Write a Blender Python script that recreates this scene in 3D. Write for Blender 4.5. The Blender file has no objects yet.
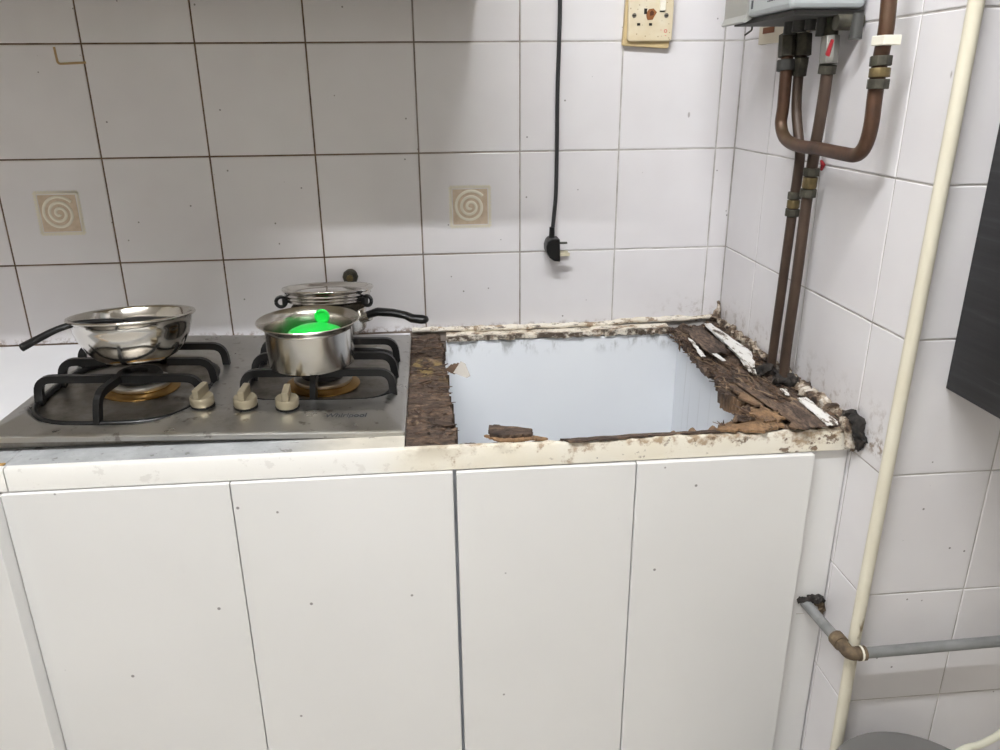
import bpy, bmesh, math, random
from mathutils import Vector, Matrix, noise

random.seed(7)
PI = math.pi
scene = bpy.context.scene
COL = scene.collection

# ------------------------------------------------------------------ camera
F = 777.73                                   # focal length in pixels of the 1000 px wide frame
ROWS = ((0.9957, -0.0922, -0.0090), (-0.0403, -0.3437, -0.9382), (0.0834, 0.9345, -0.3459))
RX, RY, RZ = (Vector(r).normalized() for r in ROWS)   # right, down, forward
ZOFF = 1.39
CAM = Vector((0.61408, -1.59164, ZOFF - 0.08271))
cam_data = bpy.data.cameras.new('camera')
cam = bpy.data.objects.new('camera', cam_data)
COL.objects.link(cam)
cam_data.sensor_width = 36.0
cam_data.lens = F * 36.0 / 1000.0
cam_data.clip_start = 0.02
m = Matrix((RX, -RY, -RZ)).transposed().to_4x4()
m.translation = CAM
cam.matrix_world = m
scene.camera = cam


def U(u, v, ax, val):
    """the point where the ray through pixel (u, v) meets the plane axis ax = val"""
    d = RX * ((u - 500) / F) + RY * ((v - 375) / F) + RZ
    return CAM + d * ((val - CAM[ax]) / d[ax])


# ------------------------------------------------------------------ world, exposure
world = bpy.data.worlds.new('world')
scene.world = world
world.use_nodes = True
world.node_tree.nodes['Background'].inputs[0].default_value = (0.8, 0.83, 0.9, 1)
world.node_tree.nodes['Background'].inputs[1].default_value = 0.15
vs = scene.view_settings
vs.view_transform = 'Standard'
vs.look = 'None'
vs.gamma = 1.0
vs.use_curve_mapping = False
vs.exposure = 0.0
TUBE_POS = Vector((0.40, -1.28, 2.36))
TUBE_LEN = 1.15
TUBE_STRENGTH = 345.0

# ------------------------------------------------------------------ materials
MATS = {}


def srgb(r, g, b):
    def f(c):
        c /= 255.0
        return c / 12.92 if c <= 0.04045 else ((c + 0.055) / 1.055) ** 2.4
    return (f(r), f(g), f(b), 1.0)


class NT:
    def __init__(self, name, rough=0.5, metal=0.0, color=(0.8, 0.8, 0.8, 1), spec=None):
        self.m = bpy.data.materials.new(name)
        self.m.use_nodes = True
        self.t = self.m.node_tree
        self.b = self.t.nodes['Principled BSDF']
        self.b.inputs['Base Color'].default_value = color
        self.b.inputs['Roughness'].default_value = rough
        self.b.inputs['Metallic'].default_value = metal
        if spec is not None:
            self.b.inputs['Specular IOR Level'].default_value = spec
        self.pos = None
        MATS[name] = self.m

    def n(self, kind, **kw):
        nd = self.t.nodes.new(kind)
        for k, v in kw.items():
            setattr(nd, k, v)
        return nd

    def l(self, a, b):
        self.t.links.new(a, b)

    def P(self, scale=(1, 1, 1), rot=(0, 0, 0)):
        if self.pos is None:
            self.pos = self.n('ShaderNodeNewGeometry').outputs['Position']
        mp = self.n('ShaderNodeMapping')
        mp.inputs['Scale'].default_value = scale
        mp.inputs['Rotation'].default_value = rot
        self.l(self.pos, mp.inputs['Vector'])
        return mp.outputs[0]

    def O(self, scale=(1, 1, 1)):
        tc = self.n('ShaderNodeTexCoord')
        mp = self.n('ShaderNodeMapping')
        mp.inputs['Scale'].default_value = scale
        self.l(tc.outputs['Object'], mp.inputs['Vector'])
        return mp.outputs[0]

    def noise(self, vec, scale=5, detail=4, rough=0.55, dist=0.0):
        nd = self.n('ShaderNodeTexNoise')
        nd.inputs['Scale'].default_value = scale
        nd.inputs['Detail'].default_value = detail
        nd.inputs['Roughness'].default_value = rough
        nd.inputs['Distortion'].default_value = dist
        self.l(vec, nd.inputs['Vector'])
        return nd.outputs['Fac']

    def mr(self, v, a, b, c=0.0, d=1.0, smooth=True):
        nd = self.n('ShaderNodeMapRange')
        if smooth:
            nd.interpolation_type = 'SMOOTHSTEP'
        self.l(v, nd.inputs['Value'])
        for i, x in enumerate((a, b, c, d)):
            nd.inputs[i + 1].default_value = x
        return nd.outputs[0]

    def math(self, op, a, b=None):
        nd = self.n('ShaderNodeMath', operation=op)
        for i, x in enumerate((a, b)):
            if x is None:
                continue
            if isinstance(x, (int, float)):
                nd.inputs[i].default_value = x
            else:
                self.l(x, nd.inputs[i])
        return nd.outputs[0]

    def mix(self, fac, a, b):
        nd = self.n('ShaderNodeMix', data_type='RGBA')
        for sock, x in ((nd.inputs[0], fac), (nd.inputs[6], a), (nd.inputs[7], b)):
            if isinstance(x, (int, float)):
                sock.default_value = x
            elif isinstance(x, tuple):
                sock.default_value = x
            else:
                self.l(x, sock)
        return nd.outputs[2]

    def ramp(self, fac, stops):
        nd = self.n('ShaderNodeValToRGB')
        cr = nd.color_ramp
        while len(cr.elements) < len(stops):
            cr.elements.new(0.5)
        for e, (p, c) in zip(cr.elements, stops):
            e.position = p
            e.color = c
        self.l(fac, nd.inputs[0])
        return nd.outputs[0]

    def specks(self, vec, scale, size, keep=0.75):
        v = self.n('ShaderNodeTexVoronoi')
        v.inputs['Scale'].default_value = scale
        self.l(vec, v.inputs['Vector'])
        d = self.mr(v.outputs['Distance'], size * 0.6, size, 1, 0)
        s = self.n('ShaderNodeSeparateColor')
        self.l(v.outputs['Color'], s.inputs[0])
        k = self.math('GREATER_THAN', s.outputs[0], keep)
        return self.math('MULTIPLY', d, k)

    def color(self, sock):
        self.l(sock, self.b.inputs['Base Color'])

    def rough(self, sock):
        self.l(sock, self.b.inputs['Roughness'])

    def bump(self, h, strength=0.3, dist=0.002):
        bp = self.n('ShaderNodeBump')
        bp.inputs['Strength'].default_value = strength
        bp.inputs['Distance'].default_value = dist
        self.l(h, bp.inputs['Height'])
        self.l(bp.outputs[0], self.b.inputs['Normal'])

    def xyz(self):
        s = self.n('ShaderNodeSeparateXYZ')
        self.P()
        self.l(self.pos, s.inputs[0])
        return s.outputs


def build_materials():
    # wall tile: mottled lavender white glaze, fly specks, grime near the rotten counter
    t = NT('tile_glaze', rough=0.28, spec=0.45)
    p = t.P()
    base = t.ramp(t.noise(p, 9, 2, 0.5), [(0.25, srgb(217, 214, 216)), (0.75, srgb(224, 222, 224))])
    oi = t.n('ShaderNodeObjectInfo')
    base = t.mix(t.math('MULTIPLY', oi.outputs['Random'], 0.25), base, srgb(214, 210, 213))
    sp = t.specks(p, 38, 0.08, 0.74)
    base = t.mix(t.math('MULTIPLY', sp, 0.75), base, srgb(72, 66, 62))
    sp2 = t.specks(t.P((1, 1, 0.45)), 21, 0.07, 0.9)
    base = t.mix(t.math('MULTIPLY', sp2, 0.6), base, srgb(110, 100, 92))
    x, y, z = t.xyz()
    low = t.mr(z, 0.91, 0.825)
    low2 = t.math('MULTIPLY', low, t.mr(z, 0.80, 0.815))
    near = t.math('MULTIPLY', t.math('MULTIPLY', low2, t.mr(x, 1.03, 1.2)), t.mr(x, 1.2435, 1.2405))
    g = t.mr(t.noise(p, 42, 6, 0.7), 0.50, 0.66)
    base = t.mix(t.math('MULTIPLY', t.math('MULTIPLY', g, near), 0.6), base, srgb(120, 98, 76))
    thin = t.math('MULTIPLY', t.math('MULTIPLY', t.mr(z, 0.842, 0.826), t.mr(z, 0.80, 0.815)), t.math('MULTIPLY', t.mr(x, 1.2435, 1.2405), t.mr(t.noise(p, 60, 5, 0.7), 0.47, 0.6)))
    base = t.mix(t.math('MULTIPLY', thin, 0.8), base, srgb(112, 84, 56))
    t.color(base)
    t.bump(t.noise(p, 18, 2), 0.05, 0.002)

    t = NT('grout', rough=0.9)
    p = t.P()
    x, y, z = t.xyz()
    dark = t.ramp(t.noise(p, 25, 4), [(0.3, srgb(78, 60, 46)), (0.7, srgb(128, 108, 88))])
    light = t.ramp(t.noise(p, 22, 4), [(0.3, srgb(150, 144, 138)), (0.7, srgb(204, 200, 198))])
    t.color(t.mix(t.mr(t.math('ADD', x, t.math('MULTIPLY', t.noise(p, 5, 3), 0.4)), 0.55, 1.25), dark, light))

    t = NT('plaster', rough=0.9)
    t.color(t.ramp(t.noise(t.P(), 4, 4), [(0.3, srgb(192, 188, 181)), (0.7, srgb(202, 198, 191))]))
    t = NT('floor_vinyl', rough=0.5)
    t.color(t.ramp(t.noise(t.P(), 6, 4), [(0.3, srgb(218, 214, 208)), (0.7, srgb(226, 223, 218))]))

    t = NT('motif_tan', rough=0.5)
    t.color(t.ramp(t.noise(t.P(), 60, 4), [(0.3, srgb(188, 168, 144)), (0.7, srgb(208, 190, 168))]))
    NT('motif_cream', rough=0.45, color=srgb(226, 220, 204))
    NT('tape_residue', rough=0.7, color=srgb(176, 148, 108))

    # white cabinet laminate with small scuffs
    t = NT('laminate', rough=0.34)
    p = t.P()
    c = t.ramp(t.noise(p, 3, 4), [(0.3, srgb(222, 221, 220)), (0.7, srgb(227, 226, 225))])
    c = t.mix(t.math('MULTIPLY', t.specks(p, 21, 0.065, 0.66), 0.75), c, srgb(84, 76, 76))
    c = t.mix(t.math('MULTIPLY', t.specks(t.P((1, 1, 0.5)), 9, 0.035, 0.8), 0.5), c, srgb(120, 100, 104))
    sm = t.mr(t.noise(t.P((1, 1, 0.35)), 7, 6, 0.7), 0.62, 0.8)
    c = t.mix(t.math('MULTIPLY', sm, 0.16), c, srgb(150, 140, 132))
    t.color(c)
    t = NT('laminate_inside', rough=0.45)
    c = t.ramp(t.noise(t.P(), 4, 3), [(0.35, srgb(233, 236, 241)), (0.7, srgb(237, 240, 244))])
    x, y, z = t.xyz()
    mould = t.math('MULTIPLY', t.mr(z, 0.765, 0.80), t.mr(t.noise(t.P((1, 1, 0.4)), 26, 5, 0.7), 0.5, 0.68))
    c = t.mix(t.math('MULTIPLY', mould, 0.7), c, srgb(120, 122, 118))
    streak = t.mr(t.noise(t.P((28, 28, 1.2)), 2, 3), 0.62, 0.75)
    right = t.math('MULTIPLY', streak, t.mr(x, 1.12, 1.135))
    c = t.mix(t.math('MULTIPLY', right, 0.35), c, srgb(150, 148, 142))
    t.color(c)
    NT('panel_edge', rough=0.6, color=srgb(188, 182, 174))
    NT('board_core', rough=0.85, color=srgb(168, 132, 72))

    # front edging: white on the left, cream and rust stained towards the sink
    t = NT('edging', rough=0.4)
    p = t.P()
    x, y, z = t.xyz()
    cream = t.ramp(t.noise(p, 12, 4), [(0.3, srgb(222, 214, 196)), (0.7, srgb(228, 223, 212))])
    white = srgb(228, 226, 222)
    c = t.mix(t.mr(x, 0.50, 0.60), white, cream)
    up = t.mr(z, 0.795, 0.828)
    n1 = t.noise(p, 30, 6, 0.7)
    st = t.math('MULTIPLY', t.mr(t.math('ADD', n1, t.math('MULTIPLY', up, 0.16)), 0.585, 0.69), t.mr(x, 0.54, 0.66))
    c = t.mix(t.math('MULTIPLY', t.math('MULTIPLY', st, t.mr(t.noise(p, 90, 4), 0.3, 0.6)), 0.75), c, srgb(138, 104, 62))
    n2 = t.noise(t.P((1, 1, 1.2)), 46, 5, 0.65)
    sp = t.math('MULTIPLY', t.mr(t.math('ADD', n2, t.mr(x, 0.95, 1.22, 0.0, 0.06)), 0.60, 0.66), t.mr(x, 0.60, 1.15, 0.15, 1.0))
    c = t.mix(t.math('MULTIPLY', sp, 0.9), c, srgb(92, 68, 46))
    gl = t.math('MULTIPLY', t.mr(x, 0.53, 0.60), t.mr(x, 0.80, 0.66))
    gm = t.math('MULTIPLY', t.math('MULTIPLY', gl, up), t.mr(t.noise(t.P((1, 1, 2)), 14, 5), 0.4, 0.6))
    c = t.mix(t.math('MULTIPLY', gm, 0.6), c, srgb(150, 138, 118))
    c = t.mix(t.math('MULTIPLY', t.specks(p, 40, 0.06, 0.8), 0.6), c, srgb(80, 70, 62))
    t.color(c)
    t.bump(n1, 0.25, 0.002)

    t = NT('worktop_white', rough=0.3)
    p = t.P()
    c = t.ramp(t.noise(p, 5, 4), [(0.3, srgb(222, 222, 226)), (0.7, srgb(230, 230, 233))])
    c = t.mix(t.math('MULTIPLY', t.specks(p, 26, 0.07, 0.75), 0.7), c, srgb(110, 104, 98))
    t.color(c)
    t = NT('worktop_grey', rough=0.45)
    p = t.P()
    c = t.ramp(t.noise(p, 18, 6, 0.7), [(0.3, srgb(138, 140, 142)), (0.55, srgb(164, 166, 168)), (0.8, srgb(184, 186, 188))])
    x, y, z = t.xyz()
    c = t.mix(t.mr(x, 0.36, 0.50), c, t.ramp(t.noise(p, 20, 5), [(0.3, srgb(176, 170, 158)), (0.7, srgb(206, 200, 188))]))
    c = t.mix(t.math('MULTIPLY', t.mr(t.noise(p, 60, 3), 0.62, 0.7), 0.6), c, srgb(84, 78, 70))
    t.color(c)

    # mouldy cream caulk and ledge by the wall
    t = NT('ledge', rough=0.75)
    p = t.P()
    x, y, z = t.xyz()
    c = t.ramp(t.noise(p, 16, 5), [(0.3, srgb(216, 206, 188)), (0.7, srgb(228, 222, 212))])
    c = t.mix(t.math('MULTIPLY', t.mr(t.noise(t.P((1, 1.4, 1.4)), 34, 6, 0.7), 0.50, 0.60), 0.8), c, srgb(128, 98, 64))
    c = t.mix(t.math('MULTIPLY', t.mr(t.noise(t.P((0.6, 2, 2)), 48, 6, 0.75), 0.54, 0.62), 0.85), c, srgb(66, 54, 44))
    under = t.math('MULTIPLY', t.mr(y, -0.024, -0.034), t.mr(t.noise(t.P((0.7, 1, 1)), 40, 5, 0.7), 0.40, 0.54))
    c = t.mix(under, c, srgb(78, 66, 54))
    t.color(c)
    t.bump(t.noise(p, 70, 5), 0.5, 0.003)

    t = NT('caulk', rough=0.8)
    p = t.P()
    n = t.noise(p, 36, 6, 0.72)
    c = t.ramp(n, [(0.38, srgb(44, 36, 32)), (0.48, srgb(96, 78, 62)), (0.56, srgb(170, 158, 142)), (0.68, srgb(220, 214, 206))])
    t.color(c)
    t.bump(n, 0.6, 0.004)

    # rotten chipboard: dark, layered; light patches where the fibres are fresh
    def rot(name, scale_vec, light, mid, dark, patch, pc):
        t = NT(name, rough=0.9)
        p = t.P(scale_vec)
        n = t.noise(p, 15, 8, 0.74, 0.8)
        c = t.ramp(n, [(0.34, dark), (0.47, mid), (0.58, light), (0.74, srgb(150, 130, 108))])
        fine = t.noise(t.P((scale_vec[0] * 2.2, scale_vec[1] * 2.2, 2)), 26, 5, 0.7)
        c = t.mix(t.math('MULTIPLY', t.mr(fine, 0.48, 0.62), 0.8), c, srgb(42, 33, 28))
        c = t.mix(t.math('MULTIPLY', patch(t), 0.6), c, pc)
        t.color(c)
        t.bump(n, 0.8, 0.005)

    def patch_left(t):
        x, y, z = t.xyz()
        m1 = t.math('MULTIPLY', t.mr(y, -0.30, -0.24), t.mr(y, -0.14, -0.19))
        return t.math('MULTIPLY', m1, t.mr(t.noise(t.P(), 40, 4), 0.45, 0.6))

    def patch_right(t):
        x, y, z = t.xyz()
        m1 = t.math('MULTIPLY', t.mr(y, -0.36, -0.42), t.mr(x, 1.165, 1.12))
        return t.math('MULTIPLY', m1, t.mr(t.noise(t.P(), 26, 4), 0.32, 0.55))
    rot('rot_left', (1.4, 4.2, 2), srgb(98, 80, 66), srgb(72, 58, 49), srgb(38, 30, 26), patch_left, srgb(150, 128, 80))
    rot('rot_right', (4.2, 1.3, 2), srgb(108, 90, 76), srgb(76, 62, 54), srgb(38, 31, 28), patch_right, srgb(142, 112, 82))
    rot('rot_pale', (3.5, 1.6, 2), srgb(146, 116, 84), srgb(110, 86, 64), srgb(56, 43, 35), patch_right, srgb(142, 110, 78))
    for nm, c in (('splinter_dark', (70, 54, 45)), ('splinter_brown', (98, 76, 59)), ('splinter_pale', (138, 116, 93))):
        t = NT(nm, rough=0.9)
        t.color(t.ramp(t.noise(t.P(), 70, 4), [(0.3, srgb(*(int(v * 0.8) for v in c))), (0.7, srgb(*c))]))
    t = NT('flake_white', rough=0.6)
    t.color(t.ramp(t.noise(t.P((2.2, 0.8, 1)), 34, 5, 0.7), [(0.40, srgb(70, 58, 48)), (0.44, srgb(160, 150, 138)), (0.48, srgb(222, 220, 216)), (0.8, srgb(230, 228, 226))]))
    t = NT('black_mould', rough=0.85)
    t.color(t.ramp(t.noise(t.P(), 60, 5), [(0.35, srgb(24, 22, 21)), (0.6, srgb(52, 46, 42)), (0.75, srgb(120, 112, 102))]))
    t.bump(t.noise(t.P(), 90, 4), 0.6, 0.004)

    # metals
    t = NT('brushed_steel', rough=0.3, metal=1.0)
    p = t.P()
    gr = t.mr(t.noise(p, 12, 6, 0.7), 0.52, 0.72)
    c = t.mix(t.math('MULTIPLY', gr, 0.45), srgb(186, 185, 182), srgb(120, 112, 98))
    x, y, z = t.xyz()
    c = t.mix(t.math('MULTIPLY', t.mr(t.noise(p, 55, 4), 0.60, 0.70), 0.5), c, srgb(88, 76, 62))
    t.color(c)
    t.rough(t.mr(t.noise(p, 20, 4), 0.3, 0.7, 0.27, 0.42))
    t = NT('well_steel', rough=0.42, metal=1.0)
    p = t.P()
    n = t.noise(p, 16, 6, 0.7)
    t.color(t.ramp(n, [(0.3, srgb(96, 90, 82)), (0.5, srgb(134, 129, 121)), (0.72, srgb(158, 155, 150))]))
    NT('polished_steel', rough=0.14, metal=1.0, color=srgb(206, 202, 196))
    t = NT('pan_steel', rough=0.2, metal=1.0)
    p = t.O((1, 1, 1))
    t.color(t.ramp(t.noise(p, 16, 5), [(0.3, srgb(186, 181, 172)), (0.7, srgb(206, 203, 198))]))
    NT('black_enamel', rough=0.34, color=srgb(13, 13, 14), spec=0.35)
    NT('black_plastic', rough=0.38, color=srgb(13, 13, 14), spec=0.35)
    NT('cable_black', rough=0.5, color=srgb(34, 34, 36))
    NT('burner_alloy', rough=0.4, metal=1.0, color=srgb(206, 202, 196))
    NT('burner_brass', rough=0.35, metal=1.0, color=srgb(176, 140, 84))
    NT('burner_cap', rough=0.6, color=srgb(40, 38, 37))
    NT('burner_bowl', rough=0.6, color=srgb(60, 57, 54))
    NT('knob_champagne', rough=0.36, metal=0.7, color=srgb(170, 160, 138))
    NT('lettering', rough=0.5, color=srgb(52, 54, 60))
    NT('green_plastic', rough=0.35, color=(0.008, 0.56, 0.06, 1))
    t = NT('copper', rough=0.5, metal=0.4)
    c = t.ramp(t.noise(t.P((1, 1, 0.5)), 22, 5, 0.7), [(0.3, srgb(50, 37, 29)), (0.5, srgb(80, 55, 40)), (0.7, srgb(80, 67, 48))])
    t.color(c)
    t = NT('old_pipe', rough=0.55, metal=0.2)
    t.color(t.ramp(t.noise(t.P((1, 1, 0.4)), 24, 5, 0.7), [(0.3, srgb(50, 38, 31)), (0.6, srgb(70, 54, 43)), (0.75, srgb(70, 63, 50))]))
    t = NT('fitting_dark', rough=0.6, metal=0.4)
    t.color(t.ramp(t.noise(t.P(), 60, 4), [(0.3, srgb(46, 44, 38)), (0.7, srgb(82, 79, 68))]))
    t = NT('fitting_brass', rough=0.5, metal=0.6)
    t.color(t.ramp(t.noise(t.P(), 60, 4), [(0.3, srgb(84, 74, 50)), (0.7, srgb(124, 108, 74))]))
    NT('valve_grey', rough=0.4, metal=0.6, color=srgb(142, 141, 136))
    NT('valve_red', rough=0.45, color=srgb(156, 34, 44))
    NT('clamp_white', rough=0.5, color=srgb(232, 228, 214))
    NT('heater_case', rough=0.35, color=srgb(164, 170, 172))
    NT('heater_side', rough=0.4, color=srgb(152, 152, 148))
    NT('heater_dark', rough=0.6, color=srgb(58, 58, 56))
    NT('bracket_cream', rough=0.6, color=srgb(206, 198, 180))
    NT('rust', rough=0.85, color=srgb(122, 74, 48))
    t = NT('conduit_pvc', rough=0.4)
    p = t.P()
    c = t.ramp(t.noise(p, 9, 4), [(0.3, srgb(210, 203, 184)), (0.7, srgb(220, 215, 199))])
    x, y, z = t.xyz()
    st = t.math('MULTIPLY', t.mr(z, 0.46, 0.49), t.mr(z, 0.60, 0.54))
    c = t.mix(t.math('MULTIPLY', st, t.mr(t.noise(t.P((1, 1, 0.3)), 60, 4), 0.5, 0.62)), c, srgb(120, 102, 68))
    t.color(c)
    t = NT('grey_pipe', rough=0.5)
    t.color(t.ramp(t.noise(t.P((0.5, 1, 1)), 40, 5), [(0.3, srgb(112, 113, 113)), (0.7, srgb(136, 137, 137))]))
    t = NT('elbow_rust', rough=0.8, metal=0.2)
    t.color(t.ramp(t.noise(t.P(), 70, 5), [(0.3, srgb(70, 58, 46)), (0.6, srgb(110, 94, 74)), (0.8, srgb(150, 132, 100))]))
    t.bump(t.noise(t.P(), 120, 3), 0.5, 0.002)
    t = NT('dark_wood', rough=0.55)
    n = t.noise(t.P((2, 0.6, 16)), 8, 5, 0.6)
    t.color(t.ramp(n, [(0.35, srgb(22, 22, 24)), (0.6, srgb(33, 33, 35)), (0.8, srgb(58, 58, 61))]))
    t = NT('bin_plastic', rough=0.45)
    t.color(t.ramp(t.noise(t.P(), 8, 4), [(0.3, srgb(98, 96, 95)), (0.7, srgb(108, 107, 106))]))
    NT('hose_white', rough=0.4, color=srgb(224, 222, 204))
    t = NT('socket_yellowed', rough=0.45)
    p = t.P()
    c = t.ramp(t.noise(p, 14, 4), [(0.35, srgb(204, 186, 150)), (0.65, srgb(218, 210, 190))])
    sp = t.specks(p, 130, 0.2, 0.5)
    c = t.mix(t.math('MULTIPLY', sp, 0.65), c, srgb(140, 110, 72))
    t.color(c)
    NT('socket_box', rough=0.5, color=srgb(196, 174, 130))
    NT('socket_switch', rough=0.4, color=srgb(234, 230, 216))
    NT('hole_dark', rough=0.8, color=srgb(38, 34, 30))
    NT('scorch', rough=0.8, color=srgb(134, 84, 44))
    NT('scorch_dark', rough=0.85, color=srgb(84, 46, 24))
    NT('red_print', rough=0.6, color=srgb(206, 96, 96))
    NT('screw_steel', rough=0.35, metal=0.9, color=srgb(130, 126, 118))
    NT('pin_brass', rough=0.4, color=srgb(196, 188, 164))
    NT('hood_metal', rough=0.5, color=srgb(150, 138, 112))
    NT('cabinet_tan', rough=0.5, color=srgb(168, 154, 124))
    for nm, st in (('tube_glow', TUBE_STRENGTH),):
        t = NT(nm)
        t.b.inputs['Base Color'].default_value = (0.9, 0.9, 0.9, 1)
        t.b.inputs['Emission Color'].default_value = (0.96, 0.98, 1.0, 1)
        t.b.inputs['Emission Strength'].default_value = st
    NT('lamp_white', rough=0.5, color=srgb(235, 235, 235))


build_materials()


# ------------------------------------------------------------------ mesh helpers
def box(bm, x0, x1, y0, y1, z0, z1):
    vs_ = [bm.verts.new((x, y, z)) for z in (z0, z1) for y in (y0, y1) for x in (x0, x1)]
    for f in ((0, 2, 3, 1), (4, 5, 7, 6), (0, 1, 5, 4), (2, 6, 7, 3), (0, 4, 6, 2), (1, 3, 7, 5)):
        bm.faces.new([vs_[i] for i in f])
    return vs_


def frame_of(d):
    d = d.normalized()
    a = Vector((0, 0, 1)) if abs(d.z) < 0.9 else Vector((1, 0, 0))
    s = d.cross(a).normalized()
    return s, s.cross(d).normalized()


def tube(bm, pts, radii, seg=12, cap=True, flat=1.0, up=None):
    """sweep a circle (or, with flat < 1, an ellipse) along pts"""
    pts = [Vector(p) for p in pts]
    if isinstance(radii, (int, float)):
        radii = [radii] * len(pts)
    rings = []
    s = None
    for i, p in enumerate(pts):
        d = (pts[min(i + 1, len(pts) - 1)] - pts[max(i - 1, 0)]).normalized()
        if up is not None:
            s = d.cross(Vector(up)).normalized()
            w = s.cross(d).normalized()
        elif s is None:
            s, w = frame_of(d)
        else:
            s = (s - d * s.dot(d)).normalized()
            w = s.cross(d).normalized()
        r = radii[i]
        rings.append([bm.verts.new(p + s * (math.cos(2 * PI * k / seg) * r) + w * (math.sin(2 * PI * k / seg) * r * flat)) for k in range(seg)])
    for a, b in zip(rings, rings[1:]):
        for k in range(seg):
            bm.faces.new((a[k], a[(k + 1) % seg], b[(k + 1) % seg], b[k]))
    if cap:
        bm.faces.new(rings[0][::-1])
        bm.faces.new(rings[-1])


def ribbon(bm, pts, w, h, up=(0, 0, 1)):
    """sweep a w x h rectangle along pts; h lies along the normal of the bend"""
    pts = [Vector(p) for p in pts]
    rings = []
    plane_n = None
    for i, p in enumerate(pts):
        d = (pts[min(i + 1, len(pts) - 1)] - pts[max(i - 1, 0)]).normalized()
        if plane_n is None:
            plane_n = Vector(up)
        s = plane_n
        t = s.cross(d).normalized()
        rings.append([bm.verts.new(p + s * (a * w / 2) + t * (b * h / 2)) for a, b in ((-1, -1), (1, -1), (1, 1), (-1, 1))])
    for a, b in zip(rings, rings[1:]):
        for k in range(4):
            bm.faces.new((a[k], a[(k + 1) % 4], b[(k + 1) % 4], b[k]))
    bm.faces.new(rings[0][::-1])
    bm.faces.new(rings[-1])


def cyl(bm, a, b, r, r2=None, seg=16):
    tube(bm, [a, b], [r, r if r2 is None else r2], seg)


def lathe(bm, prof, seg=40, center=(0, 0, 0)):
    cx, cy, cz = center
    rings = []
    for r, z in prof:
        if r < 1e-6:
            rings.append([bm.verts.new((cx, cy, cz + z))])
        else:
            rings.append([bm.verts.new((cx + r * math.cos(2 * PI * k / seg), cy + r * math.sin(2 * PI * k / seg), cz + z)) for k in range(seg)])
    for a, b in zip(rings, rings[1:]):
        for k in range(seg):
            k2 = (k + 1) % seg
            if len(a) == 1 and len(b) == 1:
                continue
            if len(a) == 1:
                bm.faces.new((a[0], b[k2], b[k]))
            elif len(b) == 1:
                bm.faces.new((a[k], a[k2], b[0]))
            else:
                bm.faces.new((a[k], a[k2], b[k2], b[k]))


def smooth_pts(pts, n=6):
    """Catmull-Rom through pts"""
    pts = [Vector(p) for p in pts]
    out = []
    for i in range(len(pts) - 1):
        p0, p1, p2, p3 = pts[max(i - 1, 0)], pts[i], pts[i + 1], pts[min(i + 2, len(pts) - 1)]
        for k in range(n):
            t = k / n
            out.append(0.5 * ((2 * p1) + (p2 - p0) * t + (2 * p0 - 5 * p1 + 4 * p2 - p3) * t * t + (3 * p1 - p0 - 3 * p2 + p3) * t ** 3))
    out.append(pts[-1])
    return out


def fillet(pts, r, n=5):
    """polyline with rounded corners"""
    pts = [Vector(p) for p in pts]
    out = [pts[0]]
    for a, b, c in zip(pts, pts[1:], pts[2:]):
        d1, d2 = (a - b), (c - b)
        rr = min(r, d1.length * 0.49, d2.length * 0.49)
        p1, p2 = b + d1.normalized() * rr, b + d2.normalized() * rr
        for k in range(n + 1):
            t = k / n
            out.append(p1 * (1 - t) ** 2 + b * 2 * t * (1 - t) + p2 * t * t)
    out.append(pts[-1])
    return out


def obj(name, bm, mat, parent=None, smooth=False, bevel=0.0, mesh=None, fix=True):
    if mesh is None:
        if fix:
            bmesh.ops.recalc_face_normals(bm, faces=bm.faces)
        mesh = bpy.data.meshes.new(name)
        bm.to_mesh(mesh)
        bm.free()
        for mm in (mat if isinstance(mat, (list, tuple)) else [mat]):
            mesh.materials.append(MATS[mm])
        if smooth:
            for p in mesh.polygons:
                p.use_smooth = True
            if smooth != 'all':
                mesh.set_sharp_from_angle(angle=math.radians(40))
    o = bpy.data.objects.new(name, mesh)
    COL.objects.link(o)
    if parent is not None:
        o.parent = parent
    if bevel:
        md = o.modifiers.new('bevel', 'BEVEL')
        md.width = bevel
        md.segments = 2
        md.limit_method = 'ANGLE'
    return o


def B():
    return bmesh.new()


def part_box(name, mat, parent, *d, bevel=0.0):
    bm = B()
    box(bm, *d)
    return obj(name, bm, mat, parent, bevel=bevel)


def part_cyl(name, mat, parent, a, b, r, r2=None, seg=20, bevel=0.0):
    bm = B()
    cyl(bm, a, b, r, r2, seg)
    return obj(name, bm, mat, parent, smooth=True, bevel=bevel)


def tag(o, label, cat, group=None):
    o['label'] = label
    o['category'] = cat
    if group:
        o['group'] = group
    return o


def thing(name, label, cat, loc=(0, 0, 0), group=None):
    o = bpy.data.objects.new(name, None)
    COL.objects.link(o)
    o.location = loc
    o.empty_display_size = 0.05
    return tag(o, label, cat, group)


def to_local(root):
    """parts of a thing are modelled in world coordinates; keep them there under a moved root"""
    bpy.context.view_layer.update()
    inv = root.matrix_world.inverted()
    for c in root.children:
        c.matrix_parent_inverse = inv


def struct(o):
    o['kind'] = 'structure'
    return o


# ------------------------------------------------------------------ the room
XC = 1.2394            # face of the short side wall
YF = -0.6627           # face of the wall that faces the camera at the right
TH = 0.201             # tile pitch, vertical
TW = 0.2
ZR = ZOFF              # a horizontal joint
ROOM_Y = -2.7
CEIL = 2.45
LEFT = -1.3
REC = 0.0012           # depth of the joints


def wall(name, dims, mat='grout'):
    return struct(part_box(name, mat, None, *dims))


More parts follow.
